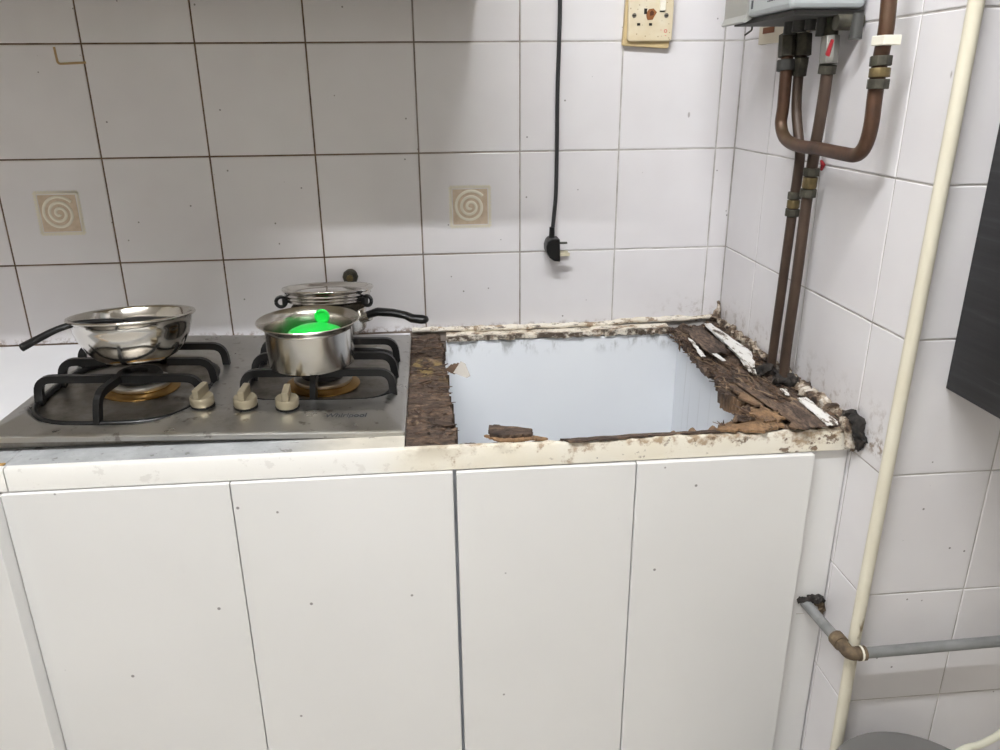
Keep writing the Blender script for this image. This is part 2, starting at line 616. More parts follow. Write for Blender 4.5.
wall_back = wall('wall_back', (LEFT, XC + 0.12, REC, 0.12, 0, CEIL))
wall_side = wall('wall_right', (XC + REC, XC + 0.1, YF + REC, REC, 0, CEIL))
wall_front = wall('wall_front', (XC + 0.1, 2.3, YF + REC, 0.0, 0, CEIL))
wall_left = wall('wall_left', (LEFT - 0.1, LEFT, ROOM_Y, 0.12, 0, CEIL), 'plaster')
wall_rear = wall('wall_rear', (LEFT - 0.1, 2.4, ROOM_Y - 0.1, ROOM_Y, 0, CEIL), 'plaster')
wall_end = wall('wall_end', (2.3, 2.4, ROOM_Y, 0.0, 0, CEIL), 'plaster')
floor = wall('floor', (LEFT - 0.1, 2.4, ROOM_Y - 0.1, 0.12, -0.08, 0), 'floor_vinyl')
ceiling = wall('ceiling', (LEFT - 0.1, 2.4, ROOM_Y - 0.1, 0.12, CEIL, CEIL + 0.08), 'plaster')

TILE_CACHE = {}


def tile_mesh(w, h):
    key = (round(w, 4), round(h, 4))
    if key not in TILE_CACHE:
        bm = B()
        t0, t1, bv = -0.006, 0.0, 0.0016
        rings = []
        for z, ins in ((t0, 0), (t1 - bv, 0), (t1 - bv * 0.3, bv * 0.3), (t1, bv)):
            rings.append([bm.verts.new((x, y, z)) for x, y in ((ins, ins), (w - ins, ins), (w - ins, h - ins), (ins, h - ins))])
        for a, b in zip(rings, rings[1:]):
            for k in range(4):
                bm.faces.new((a[k], a[(k + 1) % 4], b[(k + 1) % 4], b[k]))
        bm.faces.new(rings[-1])
        bm.faces.new(rings[0][::-1])
        me = bpy.data.meshes.new('tile')
        bm.to_mesh(me)
        bm.free()
        me.materials.append(MATS['tile_glaze'])
        TILE_CACHE[key] = me
    return TILE_CACHE[key]


def put_tile(parent, origin, w, h, rot, gap=0.0020, wob=0.0022):
    o = obj('tile', None, None, parent, mesh=tile_mesh(w - gap, h - gap))
    r = rot.to_matrix() @ Matrix.Rotation(random.uniform(-wob, wob), 3, 'X') @ Matrix.Rotation(random.uniform(-wob, wob), 3, 'Y')
    off = rot.to_matrix() @ Vector((gap / 2, gap / 2, 0))
    o.matrix_world = Matrix.Translation(Vector(origin) + off) @ r.to_4x4()
    return o


from mathutils import Euler
ROT_BACK = Euler((PI / 2, 0, 0))
ROT_SIDE = Euler((PI / 2, 0, -PI / 2))
back_tiles = {}
for c in range(-4, 7):
    for r in range(-2, 3):
        x0 = c * TW
        w = TW if c < 6 else XC - 6 * TW
        z1 = ZR - r * TH
        z0 = z1 - TH
        if r == 2:
            z0 = 0.824
        back_tiles[(c, r)] = put_tile(wall_back, (x0, 0, z0), w, z1 - z0, ROT_BACK, 0.0026)
edges = [0.0, -0.158, -0.366, -0.575, YF]
for r in range(-2, 7):
    z1 = ZR - r * TH
    for i in range(4):
        if r > 2 and i < 2:
            continue
        put_tile(wall_side, (XC, edges[i], max(z1 - TH, 0.002)), edges[i] - edges[i + 1], z1 - max(z1 - TH, 0.002), ROT_SIDE)
fx = [XC, 1.4025, 1.6025, 1.8025, 2.0025, 2.2025]
for r in range(-2, 7):
    z1 = ZR - r * TH
    z0 = max(z1 - TH, 0.002)
    for a, b in zip(fx, fx[1:]):
        put_tile(wall_front, (a, YF, z0), b - a, z1 - z0, ROT_BACK)


def motif(tile, cx, cz, size=0.081):
    """stamp-like square with a spiral on a tile, in the tile's own frame"""
    loc = tile.matrix_world.translation
    x, y = cx - loc.x, cz - loc.z
    h = size / 2
    bm = B()
    n = 14                                        # perforated cream border
    for k in range(n):
        for (px, py) in ((x - h + size * (k + 0.5) / n, y - h), (x - h + size * (k + 0.5) / n, y + h), (x - h, y - h + size * (k + 0.5) / n), (x + h, y - h + size * (k + 0.5) / n)):
            box(bm, px - 0.0021, px + 0.0021, py - 0.0021, py + 0.0021, 0, 0.0006)
    for d in ((x - h, x + h, y - h, y - h + 0.004), (x - h, x + h, y + h - 0.004, y + h), (x - h, x - h + 0.004, y - h, y + h), (x + h - 0.004, x + h, y - h, y + h)):
        box(bm, *d, 0, 0.0006)
    obj('motif_border', bm, 'motif_cream', tile)
    bm = B()
    q = h - 0.0055
    box(bm, x - q, x + q, y - q, y + q, 0, 0.0005)
    obj('motif_square', bm, 'motif_tan', tile)
    bm = B()
    pts = []
    turns = 2.75
    for k in range(90):
        t = k / 89
        a = PI * 0.22 + turns * 2 * PI * t
        rr = 0.0025 + (q - 0.0045) * (1 - t)
        pts.append((x + rr * math.cos(a), y + rr * math.sin(a), 0.0008))
    tube(bm, pts, 0.0029, 6, flat=0.4, up=(0, 0, 1))
    obj('spiral', bm, 'motif_cream', tile, smooth=True)


bpy.context.view_layer.update()
motif(back_tiles[(-1, 1)], -0.096, 1.088)
motif(back_tiles[(3, 1)], 0.699, 1.083)

# L-shaped tape residue on an upper tile at the left
tl = back_tiles[(-1, 0)]
lo = tl.matrix_world.translation
bm = B()
pa, pb, pc = U(54, 47, 1, 0), U(58, 64, 1, 0), U(86, 62.5, 1, 0)
ribbon(bm, fillet([(p.x - lo.x, p.z - lo.z, 0.0004) for p in (pa, pb, pc)], 0.006), 0.0008, 0.004)
obj('tape_residue', bm, 'tape_residue', tl)

# ------------------------------------------------------------------ lamp, overhead cabinet and hood (above the frame)
def make_lamp(label, tp, glow):
    lamp = thing('fluorescent_lamp', label, 'lamp', tp + Vector((0, 0, 0.05)))
    bm = B()
    cyl(bm, tp - Vector((TUBE_LEN / 2, 0, 0)), tp + Vector((TUBE_LEN / 2, 0, 0)), 0.014, seg=12)
    obj('tube', bm, glow, lamp, smooth=True)
    part_box('batten', 'lamp_white', lamp, tp.x - 0.62, tp.x + 0.62, tp.y - 0.03, tp.y + 0.03, tp.z + 0.035, CEIL)
    for s in (-1, 1):
        part_box('tube_holder', 'lamp_white', lamp, tp.x + s * 0.59 - 0.012, tp.x + s * 0.59 + 0.012, tp.y - 0.018, tp.y + 0.018, tp.z - 0.02, tp.z + 0.034)
    to_local(lamp)


make_lamp('white ceiling batten with one long glowing fluorescent tube', TUBE_POS, 'tube_glow')

wc = thing('wall_cabinet', 'tan wall cabinet with four doors mounted high above the hob', 'cabinet', (0.2, 0, 1.466))
part_box('body', 'cabinet_tan', wc, -0.75, 0.72, -0.395, -0.002, 1.466, 2.2)
for k in range(4):
    part_box('door', 'cabinet_tan', wc, -0.745 + k * 0.366, -0.745 + k * 0.366 + 0.362, -0.413, -0.396, 1.470, 2.195, bevel=0.002)
to_local(wc)
hd = thing('range_hood', 'slim metal cooker hood over the hob, under the wall cabinet', 'hood', (0.05, -0.45, 1.507))
part_box('body', 'hood_metal', hd, -0.45, 0.50, -0.550, -0.4135, 1.507, 1.60, bevel=0.006)
part_box('front_lip', 'hood_metal', hd, -0.45, 0.50, -0.562, -0.551, 1.505, 1.58, bevel=0.002)
to_local(hd)

# ------------------------------------------------------------------ base cabinets
YD = -0.583            # door fronts
ZD = 0.7868            # door tops


def cabinet(label, x0, x1, doors, z_top=0.783, filler=None):
    r = thing('base_cabinet', label, 'cabinet', ((x0 + x1) / 2, -0.3, 0), 'base cabinets under the counter')
    part_box('side_panel', 'laminate_inside', r, x0, x0 + 0.016, -0.520, -0.02, 0.08, z_top)
    part_box('side_panel', 'laminate_inside', r, x1 - 0.016, x1, -0.520, -0.02, 0.08, z_top)
    part_box('back_panel', 'laminate_inside', r, x0 + 0.016, x1 - 0.016, -0.03, -0.02, 0.08, 0.808 if filler else z_top)
    part_box('bottom_panel', 'laminate_inside', r, x0 + 0.016, x1 - 0.016, -0.520, -0.03, 0.08, 0.098)
    part_box('plinth', 'laminate', r, x0, x1, -0.54, -0.524, 0, 0.08)
    for a, b, y, zt, th in doors:
        a, b = 0.614 + (a - 0.614) * 1.010, 0.614 + (b - 0.614) * 1.010
        part_box('door', 'laminate', r, a, b, y, y + th, 0.085, zt, bevel=0.0012)
    if filler:
        part_box('filler_panel', 'laminate', r, filler[0], filler[1], -0.570, -0.5545, 0.0, 0.7868, bevel=0.0008)
    to_local(r)
    return r


cabinet('white base cabinet with two doors below the empty sink opening', 0.6245, 1.156,
        [(0.6390, 0.9018, YD, ZD - 0.0006, 0.0175), (0.9032, 1.172, YD - 0.003, ZD, 0.0175)], filler=(1.158, 1.2375))
cabinet('white base cabinet with two doors below the gas hob', 0.0165, 0.6225,
        [(0.0165, 0.3210, YD, ZD, 0.0175), (0.3225, 0.6340, YD, ZD, 0.0175)])
cabinet('white base cabinet with one protruding door, cut by the left edge', -0.60, 0.0135,
        [(-0.29, 0.0155, YD - 0.027, 0.784, 0.045), (-0.595, -0.292, YD - 0.027, 0.784, 0.045)])

# ------------------------------------------------------------------ worktop
ZT = 0.8215
wt = thing('worktop', 'rotten kitchen worktop with exposed chipboard around an empty sink opening', 'worktop', (0.6, -0.3, 0.785))


def edging(x0, x1, mat='edging'):
    bm = B()
    n = max(2, int((x1 - x0) / 0.006))
    prof = [(-0.568, 0.7885), (-0.5765, 0.788), (-0.578, 0.7895), (-0.578, 0.8205), (-0.5762, 0.8238), (-0.568, 0.8242)]
    rings = []
    for k in range(n + 1):
        x = x0 + (x1 - x0) * k / n
        d = max(0.0, min(1.0, (x - 0.6) / 0.25))
        rag = 0.0035 * d * noise.noise(Vector((x * 45, 1.7, 0))) + 0.002 * d * noise.noise(Vector((x * 130, 5.1, 0)))
        ring = []
        for i, (y, z) in enumerate(prof):
            ring.append(bm.verts.new((x, y + (rag * 0.5 if i in (3, 4) else 0), z + (rag - 0.0015 * d if i >= 3 else 0))))
        rings.append(ring)
    for a, b in zip(rings, rings[1:]):
        for i in range(len(prof)):
            j = (i + 1) % len(prof)
            bm.faces.new((a[i], a[j], b[j], b[i]))
    bm.faces.new(rings[0][::-1])
    bm.faces.new(rings[-1])
    return obj('edging', bm, mat, wt, smooth=True)


edging(0.0205, 1.2345)
edging(-0.9, 0.0185)
part_box('core_board', 'board_core', wt, -0.9, 0.012, -0.5672, -0.555, 0.787, 0.8228)
part_box('grey_front_strip', 'worktop_grey', wt, 0.0125, 0.566, -0.5672, -0.475, 0.787, 0.8215, bevel=0.001)
part_box('grey_front_strip', 'worktop_grey', wt, -0.9, 0.012, -0.5545, -0.475, 0.787, 0.8215, bevel=0.001)
part_box('white_slab', 'worktop_white', wt, -1.28, -0.005, -0.4745, -0.002, 0.787, 0.8235, bevel=0.001)
part_box('white_back_strip', 'worktop_white', wt, -0.0045, 0.566, -0.075, -0.002, 0.787, 0.8225, bevel=0.001)


def fbm(x, y, z, o=4):
    return noise.fractal(Vector((x, y, z)), 1.0, 2.0, o)


def rot_board(name, mat, x0, x1, y0, y1, step, inside, hfun, zbot, parent):
    nx, ny = int(round((x1 - x0) / step)), int(round((y1 - y0) / step))
    bm = B()
    V, Wd = {}, {}
    cells = [(i, j) for i in range(nx) for j in range(ny) if inside(x0 + (i + 0.5) * step, y0 + (j + 0.5) * step)]

    def top(i, j):
        if (i, j) not in V:
            x, y = x0 + i * step, y0 + j * step
            V[(i, j)] = bm.verts.new((x + 0.0008 * noise.noise(Vector((x * 300, y * 300, 3))), y + 0.0008 * noise.noise(Vector((x * 300, y * 300, 9))), hfun(x, y)))
        return V[(i, j)]

    def bot(i, j):
        if (i, j) not in Wd:
            x, y = x0 + i * step, y0 + j * step
            Wd[(i, j)] = bm.verts.new((x, y, (zbot(x, y) if callable(zbot) else zbot) + 0.004 * noise.noise(Vector((x * 60, y * 60, 0)))))
        return Wd[(i, j)]
    S = set(cells)
    for i, j in cells:
        bm.faces.new((top(i, j), top(i + 1, j), top(i + 1, j + 1), top(i, j + 1)))
        bm.faces.new((bot(i, j + 1), bot(i + 1, j + 1), bot(i + 1, j), bot(i, j)))
        for (di, dj), (a, b) in {(-1, 0): ((i, j + 1), (i, j)), (1, 0): ((i + 1, j), (i + 1, j + 1)), (0, -1): ((i, j), (i + 1, j)), (0, 1): ((i + 1, j + 1), (i, j + 1))}.items():
            if (i + di, j + dj) not in S:
                bm.faces.new((top(*b), top(*a), bot(*a), bot(*b)))
    return obj(name, bm, mat, parent, fix=False)


# chipboard strip between hob and sink opening: cracks run across it
def in_left(x, y):
    lim = 0.6275 + 0.0235 * min(1, (-y) / 0.5) ** 0.8 * 0.55
    lim += 0.008 * noise.noise(Vector((y * 28, 0.3, 1))) + 0.005 * noise.noise(Vector((y * 90, 0.3, 4)))
    return x < lim


def h_left(x, y):
    n = fbm(x * 14, y * 55, 0.0, 5)
    w = y * 17 + 0.8 * noise.noise(Vector((x * 18, y * 9, 2)))
    lay = (noise.noise(Vector((math.floor(w) * 3.7, math.floor(x * 34 + 0.8 * noise.noise(Vector((y * 40, x * 9, 0)))) * 2.3, 1))))
    crack = 0.010 * max(0, 1 - abs((w % 1) - 0.5) / 0.10) * max(0, min(1, 0.4 + 1.5 * noise.noise(Vector((x * 20, y * 12, 6)))))
    edge = max(0, (x - 0.612) / 0.03)
    return min(ZT + 0.006, ZT - 0.003 + 0.0055 * n + 0.006 * lay - crack - 0.010 * min(edge, 1.0) * (0.5 + 0.7 * noise.noise(Vector((x * 30, y * 34, 5)))))


rot_board('rotten_strip', 'rot_left', 0.5675, 0.652, -0.5672, -0.012, 0.0028, in_left, h_left, 0.787, wt)

# the board right of the opening
OUT = [(-0.0, 1.118), (-0.07, 1.128), (-0.16, 1.118), (-0.247, 1.112), (-0.33, 1.114), (-0.375, 1.104), (-0.40, 1.100), (-0.43, 1.112), (-0.455, 1.122), (-0.48, 1.100), (-0.505, 1.078), (-0.53, 1.045), (-0.548, 0.99), (-0.5675, 0.90)]


def in_right(x, y):
    for (ya, xa), (yb, xb) in zip(OUT, OUT[1:]):
        if yb <= y <= ya:
            lim = xb + (xa - xb) * (y - yb) / (ya - yb)
            lim += 0.007 * noise.noise(Vector((y * 34, 2.3, 1))) + 0.004 * noise.noise(Vector((y * 110, 0.9, 4)))
            return x > lim
    return False


def h_right(x, y):
    n = fbm(x * 62 + y * 10, y * 11, 2.0, 5)
    lay = math.floor(((x * 30 + y * 4 + 0.6 * noise.noise(Vector((x * 18, y * 7, 3)))) % 1) * 4) / 4
    low = max(0.0, min(1.0, (1.17 - x) / 0.06))
    ridge = 0.005 if x > 1.205 else 0
    dip = -0.008 * math.exp(-((x - 1.165) ** 2 + (y + 0.20) ** 2 * 0.15) / 0.0012)
    h = ZT + 0.0065 * n + 0.006 * (lay - 0.5) - 0.010 * low * (0.45 + 0.8 * noise.noise(Vector((x * 40, y * 22, 7)))) + ridge + dip
    return min(h, ZT + 0.011)


rot_board('rotten_board', 'rot_right', 0.90, 1.2365, -0.5672, -0.012, 0.003, in_right, h_right, lambda x, y: 0.806 if y > -0.37 else 0.790, wt)

# ledge along the back wall with mouldy underside, and a thin front rail
def in_back(x, y):
    return y > -0.036 + 0.007 * noise.noise(Vector((x * 26, 4.2, 0))) + 0.004 * noise.noise(Vector((x * 90, 1.2, 0)))


def h_back(x, y):
    return ZT - 0.001 + 0.0025 * fbm(x * 30, y * 60, 1.0) + 0.05 * max(0, y + 0.02) + (0.003 if x > 0.95 else 0)


rot_board('back_ledge', 'ledge', 0.6415, 1.118, -0.06, -0.002, 0.003, in_back, h_back, 0.8105, wt)


def in_rail(x, y):
    return y < -0.5585 + 0.003 * noise.noise(Vector((x * 30, 7.7, 0))) + 0.002 * noise.noise(Vector((x * 120, 7.7, 3)))


rot_board('front_rail', 'rot_left', 0.640, 0.995, -0.5672, -0.548, 0.0027, in_rail, lambda x, y: ZT - 0.002 + 0.003 * fbm(x * 30, y * 90, 3), 0.787, wt)


# splinters: loose fibres, too many and too small to tell apart
def splinters(name, spots, n, axis, lmin, lmax, mats, seed, tilt=0.25, wmax=0.004):
    rnd = random.Random(seed)
    bm = B()
    idx = []
    for _ in range(n):
        x, y, z = spots(rnd)
        L, w, h = rnd.uniform(lmin, lmax), rnd.uniform(0.0012, wmax), rnd.uniform(0.0006, 0.002)
        a = axis + rnd.gauss(0, 0.42)
        R_ = Matrix.Rotation(a, 3, 'Z') @ Matrix.Rotation(rnd.gauss(0, tilt), 3, 'Y') @ Matrix.Rotation(rnd.uniform(-0.6, 0.6), 3, 'X')
        mi = rnd.choices(range(len(mats)), [5, 4, 2][:len(mats)])[0]
        pr = [(-0.5, -0.5), (-0.2, 0.5), (0.5, 0.15), (0.25, -0.5)]
        vt = [bm.verts.new(R_ @ Vector((px * L, py * w, s * h)) + Vector((x, y, z))) for s in (-0.5, 0.5) for px, py in pr]
        fs = [(0, 1, 2, 3), (7, 6, 5, 4)] + [(k, k + 4, (k + 1) % 4 + 4, (k + 1) % 4) for k in range(4)]
        for f in fs:
            bm.faces.new([vt[i] for i in f]).material_index = mi
    o = obj(name, bm, mats, wt)
    o['kind'] = 'stuff'
    return o


def spot_right(r):
    while True:
        x, y = r.uniform(1.05, 1.225), r.uniform(-0.55, -0.03)
        if in_right(x, y):
            return x, y, h_right(x, y) + 0.001


def spot_left(r):
    while True:
        x, y = r.uniform(0.572, 0.645), r.uniform(-0.55, -0.02)
        if in_left(x + 0.003, y):
            return x, y, h_left(x, y) + 0.0008


SPL = ['splinter_dark', 'splinter_brown', 'splinter_pale']
splinters('wood_splinters', spot_right, 560, PI / 2 + 0.2, 0.010, 0.05, SPL, 3, 0.10, 0.006)
splinters('wood_splinters', spot_left, 150, 0.0, 0.008, 0.030, SPL[:2], 5, 0.10, 0.006)


def rear_edge(r):
    y = r.uniform(-0.36, -0.04)
    x = 1.112 + 0.012 * r.random()
    return x, y, ZT + r.uniform(-0.012, 0.002)


splinters('wood_splinters', rear_edge, 90, PI / 2, 0.01, 0.03, SPL, 9, 0.4)


def flat_piece(name, mat, parent, poly, thick, Mx, edge_mat=None, jag=0.0, seed=1):
    rnd = random.Random(seed)
    pts = []
    for (ax, ay), (bx, by) in zip(poly, poly[1:] + poly[:1]):
        n = 9 if jag else 1
        for k in range(n):
            t = k / n
            pts.append((ax + (bx - ax) * t + rnd.uniform(-jag, jag) * (k > 0), ay + (by - ay) * t + rnd.uniform(-jag, jag) * (k > 0)))
    bm = B()
    lo_ = [bm.verts.new(Mx @ Vector((x, y, 0))) for x, y in pts]
    hi = [bm.verts.new(Mx @ Vector((x, y, thick))) for x, y in pts]
    f1 = bm.faces.new(hi)
    f2 = bm.faces.new(lo_[::-1])
    for k in range(len(pts)):
        k2 = (k + 1) % len(pts)
        f = bm.faces.new((lo_[k], lo_[k2], hi[k2], hi[k]))
        f.material_index = 1 if edge_mat else 0
    return obj(name, bm, [mat, edge_mat] if edge_mat else mat, parent)


def ground_piece(name, mat, pix, z, thick, jag, seed, dz=0.0, edge_mat=None):
    """a flat remnant whose outline lies on the height z; dz tips its far end up"""
    P3 = [U(u, v, 2, z) for u, v in pix]
    return flat_piece(name, mat, wt, [(p.x, p.y) for p in P3], thick, Matrix.Translation((0, 0, z)), edge_mat, jag, seed)


# white laminate remnants beside the side wall
ground_piece('laminate_flake', 'flake_white', [(704, 324), (711, 324), (751, 352), (757, 376), (749, 372), (733, 352)], ZT + 0.011, 0.0016, 0.0022, 2)
ground_piece('laminate_flake', 'flake_white', [(797, 399), (806, 398), (836, 421), (838, 425), (827, 426)], ZT + 0.011, 0.0016, 0.0016, 3)
ground_piece('laminate_flake', 'flake_white', [(712, 354), (717, 354), (726, 361), (722, 361)], ZT + 0.009, 0.001, 0.001, 4)
ground_piece('laminate_flake', 'flake_white', [(780, 389), (786, 389), (790, 396), (785, 395)], ZT + 0.010, 0.001, 0.001, 5)
ground_piece('laminate_flake', 'flake_white', [(688, 338), (692, 340), (706, 357), (701, 357)], ZT + 0.008, 0.001, 0.0015, 6)
# layers of the core that still hold together
ground_piece('core_layer', 'rot_right', [(768, 405), (798, 402), (828, 427), (796, 430)], ZT + 0.0085, 0.0022, 0.006, 7)
ground_piece('core_layer', 'rot_right', [(684, 330), (701, 326), (730, 352), (712, 356)], ZT + 0.0075, 0.0022, 0.006, 8)
ground_piece('core_layer', 'rot_right', [(728, 386), (742, 384), (782, 408), (774, 413), (745, 402)], ZT + 0.0065, 0.004, 0.006, 9)
ground_piece('core_layer', 'rot_pale', [(716, 431), (724, 426), (748, 424), (766, 418), (784, 428), (760, 433)], ZT + 0.0035, 0.004, 0.005, 10)
ground_piece('core_layer', 'rot_pale', [(750, 414), (768, 408), (786, 420), (766, 424)], ZT + 0.0065, 0.004, 0.006, 12)

# upright broken chip at the left of the opening: white face, brown edges
c0 = U(452, 371, 1, -0.235)
cx_, cz_ = Vector((0.045, -0.012, -0.010)), Vector((0.004, 0.010, 0.026))
ax = cx_.normalized()
az = (cz_ - ax * cz_.dot(ax)).normalized()
ay = az.cross(ax)
Mc = Matrix((ax, az, -ay)).transposed().to_4x4()
Mc.translation = Vector((0.638, -0.235, 0.812))
flat_piece('laminate_chip', 'panel_edge', wt, [(0.010, 0.004), (0.036, 0.001), (0.042, 0.006), (0.027, 0.026), (0.018, 0.028)], 0.0035, Mc, 'splinter_brown', 0.0, 3)
flat_piece('chip_core', 'splinter_brown', wt, [(-0.006, 0.004), (0.012, 0.002), (0.022, 0.024), (0.012, 0.024), (0.0, 0.016)], 0.006, Mc @ Matrix.Translation((0, 0, -0.007)), None, 0.001, 5)
# loose chunk lying on the front rail
for pts_, th_, sd, mm in (([(489, 429), (494, 428), (531, 432), (532, 437), (512, 439), (490, 438)], 0.006, 21, 'rot_left'),
                          ([(484, 437), (520, 435), (548, 440), (500, 443)], 0.003, 22, 'rot_pale'),
                          ([(560, 440), (640, 435), (720, 431), (720, 433), (640, 438), (570, 443)], 0.0025, 23, 'rot_left')):
    ground_piece('wood_chunk', mm, pts_, ZT + 0.002 + (0.002 if sd == 21 else 0), th_, 0.0022, sd)
to_local(wt)

# mouldy caulk running along the side wall, black lumps at its end and round the pipe feet
def lump(name, mat, pts, radii, parent, seed, amp=0.004, seg=20):
    path = smooth_pts(pts, 6) if len(pts) < 20 else [Vector(p) for p in pts]
    n = len(path)
    rr = []
    for k in range(n):
        f = k / (n - 1) * (len(radii) - 1)
        i0 = min(int(f), len(radii) - 2)
        rr.append(radii[i0] + (radii[i0 + 1] - radii[i0]) * (f - i0))
    bm = B()
    tube(bm, path, rr, seg)
    for v in bm.verts:
        k = Vector((v.co.x * 80 + seed, v.co.y * 80, v.co.z * 80))
        k2 = k * 3.1
        d = Vector((noise.noise(k), noise.noise(k + Vector((9, 0, 0))), noise.noise(k + Vector((0, 9, 0))))) * amp
        d += Vector((noise.noise(k2), noise.noise(k2 + Vector((9, 0, 0))), noise.noise(k2 + Vector((0, 9, 0))))) * amp * 0.55
        v.co += d
        v.co.x = min(v.co.x, XC - 0.0005)
    return obj(name, bm, mat, parent, smooth=True)


ck = thing('caulk_bead', 'crumbling mouldy caulk along the foot of the side wall tiles', 'caulk', (1.23, -0.3, 0.83))
ys = [-0.006 - k * 0.004 for k in range(146)]
lump('bead', 'caulk', [(1.231, y, 0.832 + 0.003 * noise.noise(Vector((y * 40, 0, 0)))) for y in ys], [0.004 + 0.010 * abs(noise.noise(Vector((y * 27, 3, 0)))) for y in ys], ck, 1, 0.007)
lump('black_end', 'black_mould', [(1.230, -0.555, 0.838), (1.231, -0.580, 0.842), (1.231, -0.598, 0.836), (1.232, -0.605, 0.818), (1.234, -0.602, 0.800)], [0.005, 0.008, 0.009, 0.008, 0.004], ck, 4, 0.007)
lump('caulk_end', 'caulk', [(1.226, -0.560, 0.834), (1.224, -0.582, 0.830), (1.226, -0.590, 0.806), (1.231, -0.590, 0.790)], [0.006, 0.008, 0.006, 0.003], ck, 24, 0.006)
lump('black_clump', 'black_mould', [(1.18, -0.335, 0.826), (1.20, -0.338, 0.833), (1.225, -0.345, 0.832)], [0.006, 0.010, 0.009], ck, 6, 0.008)
lump('black_clump', 'black_mould', [(1.196, -0.378, 0.828), (1.212, -0.392, 0.836), (1.228, -0.41, 0.836)], [0.007, 0.011, 0.010], ck, 8, 0.008)
lump('grimy_lump', 'caulk', [(1.222, -0.43, 0.832), (1.224, -0.47, 0.834), (1.226, -0.53, 0.834)], [0.008, 0.012, 0.009], ck, 12, 0.007)
lump('corner_lump', 'caulk', [(1.232, -0.004, 0.87), (1.231, -0.01, 0.846), (1.222, -0.02, 0.831)], [0.003, 0.007, 0.009], ck, 14, 0.005)
to_local(ck)
bm = B()
xs = [0.57 + 0.0105 * k for k in range(63)]
tube(bm, [(x, -0.004, 0.828 + (0.006 if x > 0.98 else 0) * min(1, max(0, (x - 0.98) / 0.05))) for x in xs], [0.005 + 0.003 * abs(noise.noise(Vector((x * 30, 0, 0)))) for x in xs], 10)
for v in bm.verts:
    v.co.z += 0.003 * noise.noise(v.co * 60)
    v.co.y = min(v.co.y, -0.0006)
tag(obj('caulk_strip', bm, 'ledge', smooth='all'), 'cream brown-stained caulk strip behind the sink opening', 'caulk')

# ------------------------------------------------------------------ gas hob
HX, HY, HZ = 0.2655, -0.2790, 0.8365
HW, HD = 0.604, 0.486
hob = thing('gas_hob', 'stainless steel two-burner gas hob with black pan supports and three knobs', 'hob', (HX, HY, HZ))
hob.rotation_euler = Euler((0, math.radians(1.9), math.radians(-0.2)))
bpy.context.view_layer.update()
HINV = hob.matrix_world.inverted()


def hl(x, y, z=None):
    """world x, y on the hob to its own frame (z above the plate edge given directly)"""
    v = HINV @ Vector((x, y, HZ))
    return Vector((v.x, v.y, 0 if z is None else z))


WL = (hl(0.115, -0.340), 0.128, 0.150, 3.2)
WR = (hl(0.421, -0.275), 0.126, 0.138, 5.0)


def well(x, y, wdef):
    c, a, b, e = wdef
    return (abs((x - c.x) / a) ** e + abs((y - c.y) / b) ** e) ** (1 / e)


def sst(a, b, x):
    t = max(0.0, min(1.0, (x - a) / (b - a)))
    return t * t * (3 - 2 * t)


def plate_h(x, y):
    df, db = y + HD / 2, HD / 2 - y
    ds = min(HW / 2 - x, x + HW / 2)
    h = 0.010 * min(1.0, df / 0.060, db / 0.030, ds / 0.034)
    h += 0.0018 * sst(0.0, 0.004, min(df, db, ds))
    for wd in (WL, WR):
        h -= 0.011 * sst(1.03, 0.955, well(x, y, wd))
    return h


bm = B()
NX, NY = 168, 136
gv = [[None] * (NY + 1) for _ in range(NX + 1)]
for i in range(NX + 1):
    for j in range(NY + 1):
        x, y = -HW / 2 + HW * i / NX, -HD / 2 + HD * j / NY
        gv[i][j] = bm.verts.new((x, y, plate_h(x, y)))
for i in range(NX):
    for j in range(NY):
        f = bm.faces.new((gv[i][j], gv[i + 1][j], gv[i + 1][j + 1], gv[i][j + 1]))
        x, y = -HW / 2 + HW * (i + .5) / NX, -HD / 2 + HD * (j + .5) / NY
        if min(well(x, y, WL), well(x, y, WR)) < 0.99:
            f.material_index = 1
rim = [gv[i][0] for i in range(NX + 1)] + [gv[NX][j] for j in range(1, NY + 1)] + [gv[i][NY] for i in range(NX - 1, -1, -1)] + [gv[0][j] for j in range(NY - 1, 0, -1)]
low_ = [bm.verts.new((v.co.x * 1.002, v.co.y * 1.002, -0.007)) for v in rim]
inn = [bm.verts.new((v.co.x * 0.96, v.co.y * 0.955, -0.007)) for v in rim]
for k in range(len(rim)):
    k2 = (k + 1) % len(rim)
    bm.faces.new((rim[k2], rim[k], low_[k], low_[k2]))
    bm.faces.new((low_[k2], low_[k], inn[k], inn[k2]))
obj('top_plate', bm, ['brushed_steel', 'well_steel'], hob, smooth=True, fix=False)
bm = B()
box(bm, -0.265, 0.25, -HD * 0.405, HD * 0.36, -0.075, -0.0065)
obj('burner_box', bm, 'heater_side', hob, bevel=0.002)
bm = B()
yf_, yb_ = -HD / 2 + 0.014, -HD / 2 + 0.020
for x_, d_ in ((-HW / 2 + 0.004, 0.0225), (HW / 2 - 0.012, 0.0076)):
    for y_ in (yf_, yb_):
        bm.verts.new((x_, y_, -0.0068))
        bm.verts.new((x_, y_, -d_))
bm.verts.ensure_lookup_table()
vv = bm.verts
for f in ((0, 1, 3, 2), (4, 6, 7, 5), (0, 4, 5, 1), (2, 3, 7, 6), (0, 2, 6, 4), (1, 5, 7, 3)):
    bm.faces.new([vv[k] for k in f])
obj('front_skirt', bm, 'well_steel', hob)


